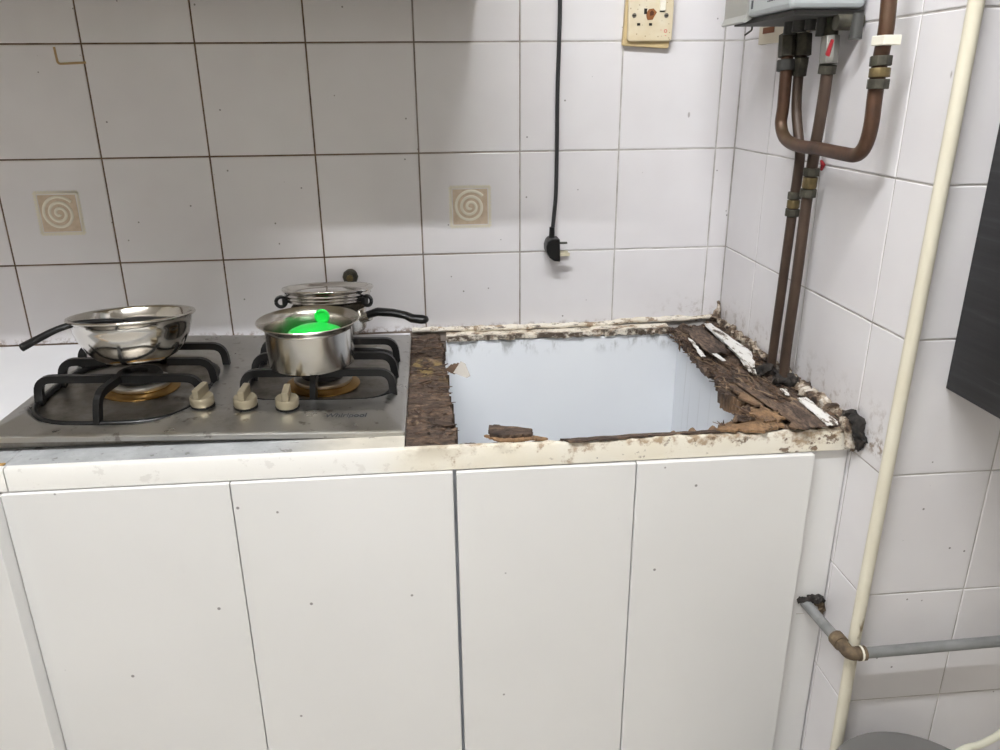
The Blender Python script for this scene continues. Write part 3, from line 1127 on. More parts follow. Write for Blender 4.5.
def hoop(parent, wd, k, z):
    c, a, b, e = wd
    pts = []
    for i in range(73):
        t = 2 * PI * i / 72
        ct, st_ = math.cos(t), math.sin(t)
        rr = (abs(ct / (a * k)) ** e + abs(st_ / (b * k)) ** e) ** (-1 / e)
        pts.append((c.x + rr * ct, c.y + rr * st_, z))
    bm = B()
    tube(bm, pts, 0.0050, 8)
    return obj('base_hoop', bm, 'black_enamel', parent, smooth='all')


def support(xa, xb, yf, yb, ytip, wd, ztop):
    """pan support: a hoop on the plate and flat arched bars rising from it (hob frame)"""
    root = bpy.data.objects.new('pan_support', None)
    COL.objects.link(root)
    root.parent = hob
    hoop(root, wd, 0.965, 0.0045)
    xc, yc = (xa + xb) / 2, (yf + yb) / 2

    def bar(pts, w=0.0095):
        bm = B()
        d = (Vector(pts[-1]) - Vector(pts[0]))
        d.z = 0
        side = Vector((-d.y, d.x, 0)).normalized()
        ribbon(bm, fillet(pts, 0.022, 6), w, 0.0120, side)
        obj('bar', bm, 'black_enamel', root)
    for y in (yf, yb):
        bar([(xa, y, 0.003), (xa + 0.004, y, ztop), (xb - 0.004, y, ztop), (xb, y, 0.003)])
    bar([(xa, yc, 0.003), (xa + 0.006, yc, ztop), (xc - 0.05, yc, ztop)])
    bar([(xb, yc, 0.003), (xb - 0.006, yc, ztop), (xc + 0.05, yc, ztop)])
    bar([(xc - 0.006, ytip, 0.003), (xc - 0.006, ytip + 0.012, ztop), (xc + 0.004, yf + 0.03, ztop)])
    ytb = wd[0].y + wd[2] * 0.95
    bar([(xc, ytb, 0.003), (xc, ytb - 0.012, ztop), (xc, yb - 0.03, ztop)])
    return root


a, b = hl(-0.004, -0.402), hl(0.245, -0.240)
support(a.x, b.x, a.y, b.y, WL[0].y - WL[2] * 0.96, WL, 0.046)
a, b = hl(0.303, -0.382), hl(0.546, -0.215)
support(a.x, b.x, a.y, b.y, WR[0].y - WR[2] * 0.96, WR, 0.046)


def burner(c):
    root = bpy.data.objects.new('burner', None)
    COL.objects.link(root)
    root.parent = hob
    bm = B()
    lathe(bm, [(0.0, 0.0), (0.060, 0.0), (0.062, 0.004), (0.052, 0.008), (0.0, 0.009)], 36, (c.x, c.y, -0.001))
    obj('drip_ring', bm, 'burner_brass', root, smooth=True)
    bm = B()
    lathe(bm, [(0.0, 0.008), (0.047, 0.008), (0.049, 0.011), (0.049, 0.015), (0.044, 0.018), (0.0, 0.018)], 36, (c.x, c.y, 0))
    obj('burner_ring', bm, 'burner_alloy', root, smooth=True)
    bm = B()
    lathe(bm, [(0.0, 0.018), (0.036, 0.018), (0.037, 0.026), (0.033, 0.031), (0.016, 0.032), (0.014, 0.027), (0.0, 0.027)], 36, (c.x, c.y, 0))
    obj('flame_cap', bm, 'burner_cap', root, smooth=True)
    return root


burner(hl(0.124, -0.328))
burner(hl(0.423, -0.318))

for (wx, wy), ang in zip(((0.2535, -0.437), (0.320, -0.444), (0.384, -0.449)), (-14, -6, 2)):
    c = hl(wx, wy)
    zz = plate_h(c.x, c.y) - 0.0005
    kr = bpy.data.objects.new('knob', None)
    COL.objects.link(kr)
    kr.parent = hob
    kr.location = (c.x, c.y, zz)
    kr.rotation_euler = (math.radians(6), 0, math.radians(ang))
    bm = B()
    lathe(bm, [(0.0, 0.0), (0.0182, 0.0), (0.0182, 0.005), (0.0, 0.005)], 28)
    obj('collar', bm, 'black_plastic', kr, smooth=True)
    bm = B()
    lathe(bm, [(0.0, 0.005), (0.0172, 0.005), (0.0182, 0.007), (0.018, 0.017), (0.0165, 0.019), (0.0, 0.019)], 28)
    obj('dial', bm, 'knob_champagne', kr, smooth=True)
    bm = B()
    box(bm, -0.0052, 0.0052, -0.0165, 0.0165, 0.019, 0.035)
    obj('grip', bm, 'knob_champagne', kr, bevel=0.0018)


def text_mesh(body, size, name, mat, parent, matrix, extrude=0.0002):
    cu = bpy.data.curves.new(name, 'FONT')
    cu.body = body
    cu.size = size
    cu.extrude = extrude
    cu.align_x = 'CENTER'
    cu.shear = 0.15
    cu.offset = 0.0002
    to = bpy.data.objects.new(name, cu)
    COL.objects.link(to)
    bpy.context.view_layer.update()
    me = bpy.data.meshes.new_from_object(to.evaluated_get(bpy.context.evaluated_depsgraph_get()))
    bpy.data.objects.remove(to)
    me.materials.clear()
    me.materials.append(MATS[mat])
    o = bpy.data.objects.new(name, me)
    COL.objects.link(o)
    o.parent = parent
    o.matrix_local = matrix
    return o


c = hl(0.4755, -0.482)
sl = math.atan2(0.010, 0.060)
z0 = plate_h(c.x, c.y) + 0.0004
text_mesh('Whirlpool', 0.0150, 'lettering', 'lettering', hob, Matrix.Translation((c.x, c.y, z0)) @ Matrix.Rotation(sl, 4, 'X'))

# ------------------------------------------------------------------ pots on the hob
ZG_L, ZG_R = 0.8905, 0.8805     # tops of the pan supports


def sup_top(x, y):
    v = hob.matrix_world @ Vector((hl(x, y).x, hl(x, y).y, 0.0503))
    return v.z


# mixing bowl
bx_, by_ = 0.1330, -0.342
bz = sup_top(bx_, by_)
bowl = thing('mixing_bowl', 'shiny round steel mixing bowl sitting on the left burner', 'bowl', (bx_, by_, bz + 0.004))
bowl.rotation_euler = (math.radians(-6.5), math.radians(-0.6), 0)
bm = B()
outer = [(0.0, 0.0), (0.034, 0.0), (0.048, 0.003), (0.062, 0.011), (0.074, 0.024), (0.083, 0.041), (0.0885, 0.058), (0.0905, 0.0715), (0.0945, 0.073), (0.0965, 0.075), (0.0955, 0.0775), (0.093, 0.078)]
inner = [(0.0895, 0.0745), (0.0872, 0.058), (0.0818, 0.042), (0.073, 0.0255), (0.061, 0.013), (0.047, 0.005), (0.034, 0.002), (0.0, 0.002)]
lathe(bm, outer + inner, 56)
obj('shell', bm, 'polished_steel', bowl, smooth='all', fix=True)

# black spatula leaning in the bowl
sp = thing('spatula', 'black plastic spatula with curved handle resting over the bowl rim', 'spatula', (bx_, by_, bz + 0.02))
rim_pt = U(72, 322.5, 1, -0.345)
hp = [U(22, 347.5, 1, -0.410), U(38, 339, 1, -0.404), U(57, 329.5, 1, -0.396), U(77, 323.5, 1, -0.386), U(100, 321.0, 1, -0.368), U(124, 321.0, 1, -0.350)]
pts = smooth_pts(hp, 5)
bm = B()
n = len(pts)
tube(bm, pts, [0.0102 - 0.0044 * min(1, k / (n * 0.8)) for k in range(n)], 12, flat=0.62, up=(0, 0, 1))
obj('handle', bm, 'black_plastic', sp, smooth='all')
bm = B()
e = hp[-1]
blade = [(0, -0.006), (0.018, -0.018), (0.060, -0.024), (0.064, 0.0), (0.060, 0.024), (0.018, 0.018), (0, 0.006)]
lo_, hi_ = [], []
for px, py in blade:
    p = Vector((e.x + px * 0.97, e.y + 0.02 * (px / 0.06) + py * 0.95, e.z + 0.002 - 0.18 * px + 0.0))
    lo_.append(bm.verts.new(p))
    hi_.append(bm.verts.new(p + Vector((0, 0, 0.002))))
bm.faces.new(hi_)
bm.faces.new(lo_[::-1])
for k in range(len(blade)):
    k2 = (k + 1) % len(blade)
    bm.faces.new((lo_[k], lo_[k2], hi_[k2], hi_[k]))
obj('blade', bm, 'black_plastic', sp)
bm = B()
q0, q1 = pts[1] + Vector((0.002, 0, 0.0032)), pts[3] + Vector((0, 0, 0.0036))
tube(bm, [q0, q1], 0.0016, 8, flat=0.3, up=(0, 0, 1))
obj('hanging_slot', bm, 'heater_side', sp)
to_local(sp)


def saucepan(label, x, y, z, r, h, flare, handle_ang=None, hl_=0.15, tip=0.0):
    p = thing('saucepan', label, 'saucepan', (x, y, z), 'steel saucepans on the right burner')
    bm = B()
    out = [(0.0, 0.0), (r - 0.006, 0.0), (r - 0.001, 0.003), (r, 0.008), (r, h - 0.014), (r + 0.001, h - 0.010), (r + flare - 0.002, h - 0.001), (r + flare, h), (r + flare - 0.001, h + 0.0012)]
    inn_ = [(r + 0.001, h - 0.006), (r - 0.0012, h - 0.012), (r - 0.0012, 0.006), (r - 0.006, 0.002), (0.0, 0.002)]
    lathe(bm, out + inn_, 56)
    obj('pot', bm, 'pan_steel', p, smooth=True)
    if handle_ang is not None:
        ca, sa = math.cos(handle_ang), math.sin(handle_ang)
        prof = [(r - 0.001, h - 0.020, 0.008), (r + 0.012, h - 0.013, 0.010), (r + 0.03, h - 0.008, 0.011), (r + 0.06, h - 0.010, 0.0105), (r + 0.085, h - 0.015, 0.0095), (r + hl_ - 0.03, h - 0.021, 0.011), (r + hl_ - 0.012, h - 0.023, 0.0115), (r + hl_ - 0.003, h - 0.0235, 0.009), (r + hl_, h - 0.0235, 0.004)]
        bm = B()
        tube(bm, [(ca * d, sa * d, zz + tip * (d - r)) for d, zz, _ in prof], [q for *_, q in prof], 14, flat=0.72, up=(0, 0, 1))
        obj('handle', bm, 'black_plastic', p, smooth='all')
        bm = B()
        tube(bm, [(ca * (r - 0.001), sa * (r - 0.001), h - 0.02), (ca * (r + 0.014), sa * (r + 0.014), h - 0.014)], 0.0118, 14, flat=0.8, up=(0, 0, 1))
        obj('ferrule', bm, 'pan_steel', p, smooth=True)
    return p


fx_, fy_ = 0.412, -0.348
zf = sup_top(fx_, fy_)
saucepan('open steel saucepan holding a green strainer, front of the right burner', fx_, fy_, zf, 0.0700, 0.075, 0.0130)
sx, sy = 0.4235, -0.158
zs = sup_top(sx, sy)
saucepan('steel saucepan with long black handle, behind the front saucepan', sx, sy, zs, 0.066, 0.047, 0.005, math.radians(-20), 0.128, 0.07)

# stacked steel steamer tray on the rear saucepan
st = thing('steamer_tray', 'ribbed steel tray with two black clips on top of the rear saucepan', 'tray', (sx - 0.001, sy, zs + 0.054))
st.rotation_euler = (math.radians(-7.0), 0, 0)
bm = B()
lathe(bm, [(0.0, 0.0), (0.064, 0.0), (0.068, 0.003), (0.0745, 0.004), (0.0755, 0.006), (0.0735, 0.008), (0.0765, 0.0095), (0.0775, 0.0115), (0.0755, 0.0135), (0.078, 0.015), (0.0795, 0.017), (0.0775, 0.019), (0.0815, 0.023), (0.0840, 0.0270), (0.0830, 0.029),
           (0.0775, 0.0275), (0.073, 0.023), (0.060, 0.021), (0.03, 0.025), (0.0, 0.026)], 56)
obj('tray', bm, 'polished_steel', st, smooth='all')
for ang in (math.radians(195), math.radians(-30)):
    ca, sa = math.cos(ang), math.sin(ang)
    bm = B()
    t0 = Vector((-sa, ca, 0))
    c_ = Vector((ca, sa, 0)) * 0.086 + Vector((0, 0, 0.006))
    loop = [c_ + Vector((ca, sa, 0)) * (0.009 * math.cos(k)) + Vector((0, 0, 1)) * (0.009 * math.sin(k)) for k in [2 * PI * i / 18 for i in range(19)]]
    tube(bm, loop, 0.0034, 8)
    box(bm, -0.004, 0.004, -0.006, 0.006, 0.0, 0.012)
    for v in bm.verts[-8:]:
        q = v.co.copy()
        v.co = Vector((ca, sa, 0)) * (0.080 + q.x) + t0 * q.y + Vector((0, 0, q.z))
    obj('clip', bm, 'black_plastic', st, smooth=True)

# green strainer inside the front pan
gs = thing('plastic_strainer', 'bright green plastic strainer lying upside down in the front saucepan', 'strainer', (fx_ + 0.011, fy_ - 0.010, zf + 0.0005))
bm = B()
lathe(bm, [(0.046, 0.0), (0.0485, 0.002), (0.0485, 0.040), (0.047, 0.050), (0.042, 0.058), (0.030, 0.0635), (0.015, 0.066), (0.0, 0.0665)], 40)
obj('cup', bm, 'green_plastic', gs, smooth='all')
bm = B()
pts = [(0.008 + 0.0100 * math.cos(2 * PI * k / 24), 0.036, 0.0715 + 0.0100 * math.sin(2 * PI * k / 24)) for k in range(25)]
tube(bm, pts, 0.0028, 8)
cyl(bm, (0.008, 0.0350, 0.0715), (0.008, 0.037, 0.0715), 0.0095, seg=20)
tube(bm, [(0.008, 0.036, 0.050), (0.008, 0.036, 0.064)], 0.006, 8)
obj('tab', bm, 'green_plastic', gs, smooth=True)

# ------------------------------------------------------------------ things on the back wall
# brass stub with cap
k0 = U(350.5, 276.5, 1, -0.012)
ws = thing('pipe_cap', 'tarnished brass pipe cap on the wall behind the pots', 'pipe cap', (k0.x, -0.006, k0.z))
part_cyl('stub', 'fitting_brass', ws, (k0.x, -0.0005, k0.z), (k0.x, -0.014, k0.z), 0.0135, seg=20)
part_cyl('cap', 'fitting_dark', ws, (k0.x, -0.014, k0.z), (k0.x, -0.024, k0.z), 0.016, 0.0145, seg=10)
part_cyl('square_head', 'fitting_brass', ws, (k0.x, -0.024, k0.z), (k0.x, -0.030, k0.z), 0.007, seg=8)
to_local(ws)

# hanging cord and plug
pl = thing('power_cord', 'black power cord hanging down the wall, ending in a three-pin plug', 'cord', (0.866, -0.02, 0.98))
cp = [(559, -60), (560, 0), (559, 45), (557.5, 90), (557, 140), (556, 190), (554, 215), (552.5, 230)]
bm = B()
tube(bm, smooth_pts([U(u, v, 1, -0.012 - 0.008 * max(0, (v - 120) / 110)) for u, v in cp], 6), 0.0040, 10)
obj('cable', bm, 'cable_black', pl, smooth='all')
yp = -0.0235
n0, n1 = U(552, 227, 1, yp), U(551.7, 238, 1, yp)
part_cyl('strain_relief', 'black_plastic', pl, n0, n1, 0.0052, 0.0062, seg=12)
bm = B()
prof = [(558.5, 237.5), (558.8, 260), (553, 259.6), (548.2, 256), (545.2, 250), (545.0, 245), (546.8, 239.5), (550, 237)]
L = [U(u, v, 1, yp) for u, v in prof]
for s in (-0.0195, 0.0195):
    pass
va = [bm.verts.new(p + Vector((0, -0.0195, 0))) for p in L]
vb = [bm.verts.new(p + Vector((0, 0.0195, 0))) for p in L]
bm.faces.new(va)
bm.faces.new(vb[::-1])
for k in range(len(L)):
    k2 = (k + 1) % len(L)
    bm.faces.new((va[k], vb[k], vb[k2], va[k2]))
obj('plug_body', bm, 'black_plastic', pl, smooth=True, bevel=0.002)
e0, e1 = U(558.5, 243, 1, yp), U(567, 243.2, 1, yp)
part_box('earth_pin', 'fitting_dark', pl, e0.x, e1.x, yp - 0.004, yp + 0.004, e0.z - 0.0016, e0.z + 0.0016)
for dy in (-0.011, 0.011):
    e0, e1 = U(558.5, 253.5, 1, yp), U(568.5, 254, 1, yp)
    part_box('pin', 'pin_brass', pl, e0.x, e1.x, yp + dy - 0.003, yp + dy + 0.003, e0.z - 0.0032, e0.z + 0.0032)
to_local(pl)

# wall socket, yellowed, on a crooked back box
so = thing('wall_socket', 'yellowed scorched wall socket with switch on a crooked pattress box', 'socket', (1.047, -0.01, 1.42))
c = U(646.5, 20, 1, -0.012)


def rpoly(bm, w, h, d, r, y0, cx, cz, rot):
    pts = []
    for sx_, sy_, a0 in ((1, 1, 0), (-1, 1, 90), (-1, -1, 180), (1, -1, 270)):
        for k in range(5):
            a = math.radians(a0 + 22.5 * k)
            pts.append((sx_ * (w / 2 - r) + r * math.cos(a), sy_ * (h / 2 - r) + r * math.sin(a)))
    ca, sa = math.cos(rot), math.sin(rot)
    A = [bm.verts.new((cx + x * ca - z * sa, y0, cz + x * sa + z * ca)) for x, z in pts]
    Bv = [bm.verts.new((cx + x * ca - z * sa, y0 - d, cz + x * sa + z * ca)) for x, z in pts]
    bm.faces.new(A)
    bm.faces.new(Bv[::-1])
    for k in range(len(pts)):
        k2 = (k + 1) % len(pts)
        bm.faces.new((A[k], A[k2], Bv[k2], Bv[k]))


bl, br = U(623, 45.5, 1, -0.008), U(668.5, 49, 1, -0.008)
rotb = math.atan2(br.z - bl.z, br.x - bl.x) * 0.8
mid = (bl + br) / 2
bm = B()
rpoly(bm, 0.091, 0.088, 0.012, 0.004, -0.0005, mid.x + 0.001, mid.z + 0.044, rotb)
obj('back_box', bm, 'socket_box', so, bevel=0.0015)
fl, fr = U(627, 41, 1, -0.02), U(671, 41.5, 1, -0.02)
fm = (fl + fr) / 2
bm = B()
rpoly(bm, 0.086, 0.086, 0.008, 0.006, -0.0127, fm.x + 0.001, fm.z + 0.043, 0.0)
obj('face_plate', bm, 'socket_yellowed', so, bevel=0.002)
YS = -0.0208


def on_plate(name, mat, u, v, w, h, d=0.0008, bevel=0.0):
    p = U(u, v, 1, YS)
    return part_box(name, mat, so, p.x - w / 2, p.x + w / 2, YS - d, YS + 0.0005, p.z - h / 2, p.z + h / 2, bevel=bevel)


on_plate('pin_slot', 'hole_dark', 645.6, 11.3, 0.0055, 0.0095)
on_plate('pin_slot', 'hole_dark', 638.6, 24.4, 0.0058, 0.0045)
on_plate('pin_slot', 'hole_dark', 650.5, 24.4, 0.0058, 0.0045)
on_plate('switch_rocker', 'socket_switch', 662.8, 2, 0.0105, 0.030, 0.004, 0.001)
on_plate('switch_lip', 'hole_dark', 662.2, 11.3, 0.0095, 0.0022, 0.001)
for u, v in ((634.2, 15.5), (666.3, 15.5)):
    p = U(u, v, 1, YS)
    part_cyl('screw', 'screw_steel', so, (p.x, YS + 0.0003, p.z), (p.x, YS - 0.0014, p.z), 0.0042, seg=14)
    part_box('screw_slot', 'hole_dark', so, p.x - 0.0035, p.x + 0.0035, YS - 0.0018, YS - 0.0013, p.z - 0.0007, p.z + 0.0007)
for nm, mt, pix, d, sd in (('scorch_mark', 'scorch', [(646.5, 14), (649, 9.5), (654, 8.5), (656.5, 12), (654.5, 16), (652.5, 20), (648, 20.5), (646.8, 17)], 0.0006, 4),
                           ('scorch_core', 'scorch_dark', [(649.5, 12), (652, 10.5), (654.5, 12), (653.5, 15), (650, 15.5)], 0.0009, 6)):
    rnd = random.Random(sd)
    bm = B()
    P3 = [U(u + rnd.uniform(-.5, .5), v + rnd.uniform(-.5, .5), 1, YS) for u, v in pix]
    va = [bm.verts.new((p.x, YS + 0.0003, p.z)) for p in P3]
    vb = [bm.verts.new((p.x, YS - d, p.z)) for p in P3]
    bm.faces.new(vb)
    bm.faces.new(va[::-1])
    for k in range(len(P3)):
        k2 = (k + 1) % len(P3)
        bm.faces.new((va[k], va[k2], vb[k2], vb[k]))
    obj(nm, bm, mt, so)
p = U(665.5, 31, 1, YS)
bm = B()
tube(bm, [(p.x + 0.0026 * math.cos(2 * PI * k / 16), YS - 0.0003, p.z + 0.0026 * math.sin(2 * PI * k / 16)) for k in range(17)], 0.0006, 6)
obj('red_ring_print', bm, 'red_print', so)
on_plate('red_dash_print', 'red_print', 661, 30, 0.003, 0.0008, 0.0004)
on_plate('red_dash_print', 'red_print', 665.5, 35.6, 0.003, 0.0008, 0.0004)
to_local(so)

# ------------------------------------------------------------------ water heater on the side wall
wh = thing('water_heater', 'pale grey gas water heater on the side wall, cut by the top edge', 'water heater', (1.18, -0.33, 1.405))
part_box('front_cover', 'heater_case', wh, 1.123, 1.232, -0.450, -0.297, 1.408, 1.98, bevel=0.006)
bm = B()
pr = [(1.236, 1.407), (1.134, 1.407), (1.121, 1.400), (1.118, 1.402), (1.1225, 1.412), (1.1225, 1.98), (1.236, 1.98)]
va = [bm.verts.new((x, -0.2965, z)) for x, z in pr]
vb = [bm.verts.new((x, -0.200, z)) for x, z in pr]
bm.faces.new(va)
bm.faces.new(vb[::-1])
for k in range(len(pr)):
    k2 = (k + 1) % len(pr)
    bm.faces.new((va[k], vb[k], vb[k2], va[k2]))
obj('side_trim', bm, 'heater_side', wh)
part_box('base_plate', 'heater_dark', wh, 1.135, 1.236, -0.440, -0.215, 1.400, 1.4065)
part_box('mounting_bracket', 'bracket_cream', wh, 1.2325, 1.2385, -0.275, -0.085, 1.378, 1.408)
r0 = U(769, 29.5, 0, 1.2318)
part_box('rust_patch', 'rust', wh, 1.2315, 1.2324, r0.y - 0.022, r0.y + 0.026, r0.z - 0.006, r0.z + 0.004)
bm = B()
tube(bm, fillet([U(752.5, 13, 0, 1.175), U(752, 30, 0, 1.175), U(745, 35, 0, 1.175)], 0.004), 0.0016, 8)
obj('wire_hook', bm, 'fitting_dark', wh, smooth=True)
for k, (dy, w) in enumerate(((0, 0.004), (0.006, 0.006), (0.014, 0.006), (0.022, 0.005))):
    part_box('logo_mark', 'lettering', wh, 1.1222, 1.1229, -0.372 - dy - w * 0.7, -0.372 - dy, 1.4225, 1.4240)
part_box('logo_mark', 'lettering', wh, 1.1222, 1.1229, -0.318, -0.312, 1.418, 1.430)
kn = U(849, 33, 0, 1.205)
part_cyl('drain_knob', 'heater_dark', wh, (1.215, kn.y, kn.z - 0.008), (1.215, kn.y, 1.40), 0.009, 0.007, seg=14)
dk = U(845, 22, 0, 1.212)
part_cyl('elbow_stub', 'fitting_dark', wh, (1.236, dk.y, dk.z), (1.198, dk.y, dk.z), 0.011, seg=12)
for (u, v, xx, r) in ((790, 25, 1.185, 0.009), (800, 22, 1.19, 0.011), (811, 20, 1.195, 0.008), (822, 26, 1.2, 0.008)):
    q = U(u, v, 0, xx)
    part_cyl('outlet', 'heater_dark', wh, (q.x, q.y, q.z - 0.014), (q.x, q.y, 1.4), r, seg=10)
to_local(wh)


# ------------------------------------------------------------------ pipes
def seg_cyl(name, mat, parent, a, b, r, seg=16, r2=None, bevel=0.0008):
    return part_cyl(name, mat, parent, a, b, r, r2, seg, bevel)


def nut_on(name, mat, parent, u, v0, v1, x, r, u2=None, seg=6):
    a = U(u, v0, 0, x)
    b2 = U(u if u2 is None else u2, v1, 0, x)
    return seg_cyl(name, mat, parent, a, b2, r, seg)


XP = 1.190
gp = thing('gas_pipe', 'brown copper U-bend pipe dipping under the heater and rising again', 'pipe', (XP, -0.43, 1.21))
up = [(787.5, 52), (785.5, 80), (783, 108), (781, 124), (785, 138), (797, 145.5), (820, 149), (842, 153.5), (856, 155), (865, 146), (871, 126), (875, 96), (880, 62), (886, 30), (889, 0), (893, -50)]
bm = B()
tube(bm, smooth_pts([U(u, v, 0, XP) for u, v in up], 6), 0.0096, 16)
obj('pipe', bm, 'copper', gp, smooth='all')
nut_on('hex_nut', 'fitting_dark', gp, 788.5, 34, 57, XP, 0.0145, 787.5)
nut_on('lock_nut', 'heater_dark', gp, 786.5, 60, 71, XP, 0.0145, 785.8, seg=12)
nut_on('union_nut', 'fitting_dark', gp, 881.5, 56, 66, XP, 0.0138, 880.3, 8)
nut_on('union_body', 'fitting_brass', gp, 880.2, 68, 77.5, XP, 0.0128, 879, 12)
nut_on('union_nut', 'fitting_dark', gp, 878.8, 79, 89, XP, 0.0138, 877.3, 8)
ca = U(886, 36, 0, XP)
part_box('clamp', 'clamp_white', gp, XP - 0.0115, XP + 0.0115, ca.y - 0.0165, ca.y + 0.0125, ca.z - 0.011, ca.z + 0.0005, bevel=0.001)
to_local(gp)

XW = 1.210
wp = thing('water_pipe', 'brown water pipe nearer the corner, running from heater to counter', 'pipe', (XW, -0.334, 0.82))
cpix = [(802, 52), (798, 80), (796.5, 110), (798.5, 136), (800, 155), (797, 180), (793.5, 204), (783, 280), (773, 352), (769, 386)]
bm = B()
tube(bm, smooth_pts([U(u, v, 0, XW) for u, v in cpix], 5), 0.0080, 14)
obj('pipe', bm, 'old_pipe', wp, smooth='all')
nut_on('hex_nut', 'fitting_dark', wp, 803, 34, 56, XW, 0.0140, 802)
nut_on('taper', 'fitting_dark', wp, 802, 57, 76, XW, 0.0110, 799, 10)
nut_on('union_nut', 'fitting_dark', wp, 794.8, 192, 199, XW, 0.0112, 794, 8)
nut_on('union_body', 'fitting_brass', wp, 793.8, 200, 208, XW, 0.0102, 792.8, 12)
nut_on('union_nut', 'fitting_dark', wp, 792.6, 209, 216, XW, 0.0118, 791.6, 8)
to_local(wp)

vp = thing('valve_pipe', 'brown water pipe with red-lever valve, nearer the cream conduit', 'pipe', (XW, -0.39, 0.82))
bpix = [(828, 66), (824.5, 92), (820, 120), (815.5, 145), (811.5, 170), (807, 198), (797, 275), (786, 352), (784, 378)]
bm = B()
tube(bm, smooth_pts([U(u, v, 0, XW) for u, v in bpix], 5), 0.0088, 14)
obj('pipe', bm, 'old_pipe', vp, smooth='all')
nut_on('lock_nut', 'fitting_dark', vp, 828, 65, 74, XW, 0.0128, 826.5, 10)
vb_ = nut_on('valve_body', 'valve_grey', vp, 830.5, 36, 64, XW - 0.002, 0.0135, 828.2, 8)
la, lb = U(832.5, 40, 0, XW - 0.017), U(827.5, 55, 0, XW - 0.017)
bm = B()
tube(bm, [la, (la + lb) / 2, lb], [0.0035, 0.0045, 0.0055], 10, flat=0.5)
obj('lever', bm, 'valve_red', vp, smooth=True)
nut_on('elbow', 'fitting_dark', vp, 833, 14, 37, XW, 0.0095, 831, 10)
nut_on('union_nut', 'fitting_dark', vp, 811.8, 168, 176, XW, 0.0128, 810.8, 8)
nut_on('union_body', 'fitting_brass', vp, 810.6, 177, 188, XW, 0.0112, 808.8, 12)
nut_on('union_nut', 'fitting_dark', vp, 808.6, 189, 197, XW, 0.0130, 807.4, 8)
rt = U(822.5, 165, 0, XC - 0.003)
bm = B()
tube(bm, [rt + Vector((0, 0.006, 0.006)), rt + Vector((0, -0.002, 0)), rt + Vector((0, 0.002, -0.008))], [0.002, 0.004, 0.002], 8)
obj('red_tag', bm, 'valve_red', vp, smooth=True)
to_local(vp)

# cream conduit on the outer corner
cd = thing('conduit', 'cream plastic conduit running up the outer tiled corner', 'conduit', (1.2395, -0.672, 0))
bm = B()
kk = [(1.2375, -0.6715, 0.0), (1.2365, -0.6725, 0.30), (1.2350, -0.6715, 0.52), (1.2375, -0.672, 0.84), (1.2405, -0.672, 1.15), (1.2425, -0.672, 1.45), (1.2425, -0.672, CEIL)]
tube(bm, smooth_pts(kk, 6), 0.0090, 18, cap=False)
obj('pipe', bm, 'conduit_pvc', cd, smooth='all')
to_local(cd)

# grey waste pipe leaving the cabinet
ZP = 0.507
gw = thing('waste_pipe', 'grey plastic waste pipe leaving the cabinet filler and turning along the wall', 'pipe', (1.3, -0.69, ZP))
ps, pe = Vector((1.205, -0.565, 0.5085)), Vector((1.2165, -0.690, ZP))
part_cyl('stub_pipe', 'grey_pipe', gw, ps, pe + Vector((-0.002, 0.022, 0.0)), 0.0084, seg=18)
bm = B()
tube(bm, [Vector((1.2145, -0.655, ZP)), Vector((1.2155, -0.672, ZP))], [0.0122, 0.0122], 12)
tube(bm, fillet([Vector((1.2153, -0.668, ZP)), Vector((1.2165, -0.694, ZP)), Vector((1.234, -0.6945, ZP))], 0.012), 0.0102, 14)
obj('elbow', bm, 'elbow_rust', gw, smooth=True)
bm = B()
tube(bm, [(1.229, -0.6945, ZP), (1.240, -0.6945, ZP)], 0.0112, 12)
obj('collar', bm, 'elbow_rust', gw, smooth=True)
bm = B()
tube(bm, [(1.2315, -0.6945, ZP), (1.2345, -0.6945, ZP)], 0.0116, 12)
obj('white_tape', bm, 'clamp_white', gw, smooth=True)
bm = B()
tube(bm, [(1.236, -0.6945, ZP), (1.7, -0.6945, ZP + 0.008), (2.29, -0.6945, ZP + 0.018)], 0.0084, 18)
obj('long_pipe', bm, 'grey_pipe', gw, smooth=True)
lump('rotted_hole', 'elbow_rust', [(1.226, -0.571, 0.512), (1.234, -0.572, 0.500), (1.236, -0.572, 0.478)], [0.008, 0.006, 0.002], gw, 35, 0.006)
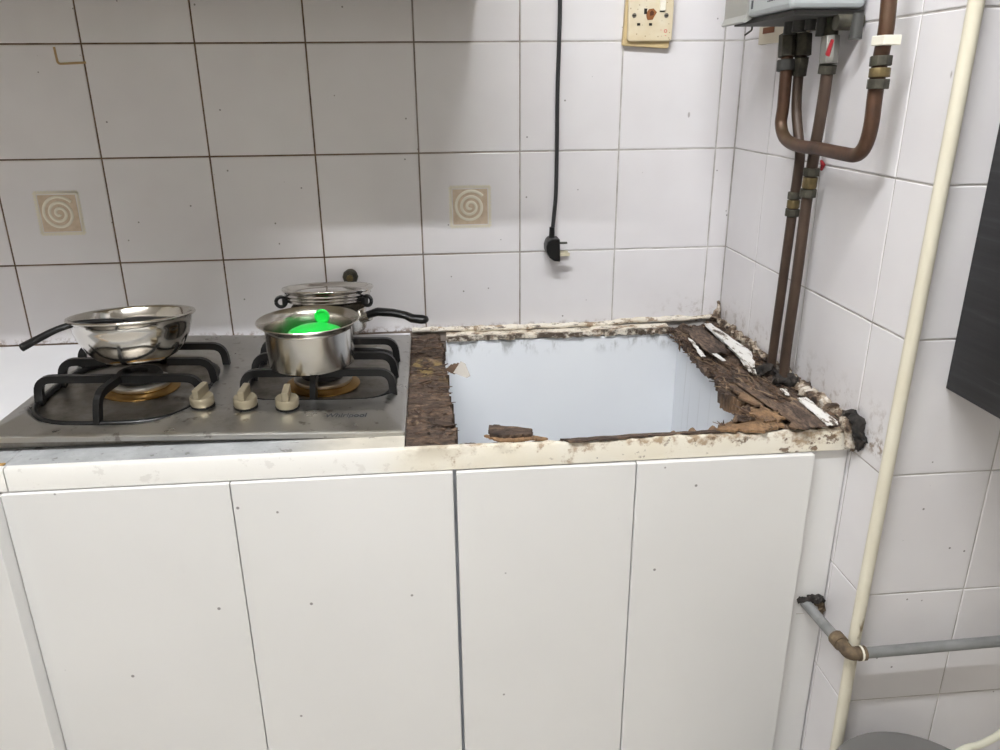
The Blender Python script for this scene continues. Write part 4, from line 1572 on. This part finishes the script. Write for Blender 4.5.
lump('rotted_hole', 'black_mould', [(1.193, -0.5705, 0.513), (1.205, -0.571, 0.517), (1.222, -0.571, 0.517), (1.235, -0.571, 0.507)], [0.004, 0.0065, 0.0085, 0.006], gw, 31, 0.006)
part_box('scribed_outline', 'panel_edge', gw, 1.193, 1.206, -0.5708, -0.5702, 0.487, 0.488)
to_local(gw)

# ------------------------------------------------------------------ right edge: dark cabinet, bin, hose
dc = thing('wall_cabinet', 'dark wood-grain wall cabinet cut by the right edge, beside the conduit', 'cabinet', (1.6, -0.84, 0.92))
part_box('side_panel', 'dark_wood', dc, 1.3060, 1.324, -1.00, YF - 0.001, 0.9185, 1.62, bevel=0.001)
part_box('body', 'dark_wood', dc, 1.3245, 1.95, -1.00, YF - 0.001, 0.925, 1.62)
for k in range(2):
    part_box('door', 'dark_wood', dc, 1.307 + k * 0.322, 1.307 + k * 0.322 + 0.320, -1.019, -1.001, 0.9195, 1.615, bevel=0.001)
to_local(dc)

bn = thing('bin', 'round grey plastic bin with lid at the bottom right', 'bin', (1.264, -0.839, 0.0))
bm = B()
lathe(bm, [(0.0, 0.0), (0.095, 0.0), (0.098, 0.004), (0.116, 0.362), (0.112, 0.362), (0.094, 0.006), (0.0, 0.006)], 48)
obj('body', bm, 'bin_plastic', bn, smooth=True)
bm = B()
lathe(bm, [(0.117, 0.359), (0.121, 0.360), (0.122, 0.373), (0.119, 0.378), (0.113, 0.3795), (0.106, 0.378), (0.06, 0.379), (0.0, 0.380)], 48)
obj('lid', bm, 'bin_plastic', bn, smooth=True)

bm = B()
hpts = [(1.33, -0.712, 0.004), (1.345, -0.708, 0.10)]
hz = [U(948, 760, 1, -0.70), U(962, 750.5, 1, -0.70), U(978, 745.5, 1, -0.695), (U(990, 740, 1, -0.69)), U(1003, 731, 1, -0.685), U(1030, 700, 1, -0.68)]
tube(bm, smooth_pts([Vector((1.43, -0.71, 0.006)), Vector((1.415, -0.705, 0.15)), Vector((1.395, -0.703, 0.26))] + hz[1:], 6), 0.0058, 12)
tag(obj('drain_hose', bm, 'hose_white', smooth='all'), 'thin cream hose curving up beside the grey bin', 'hose')
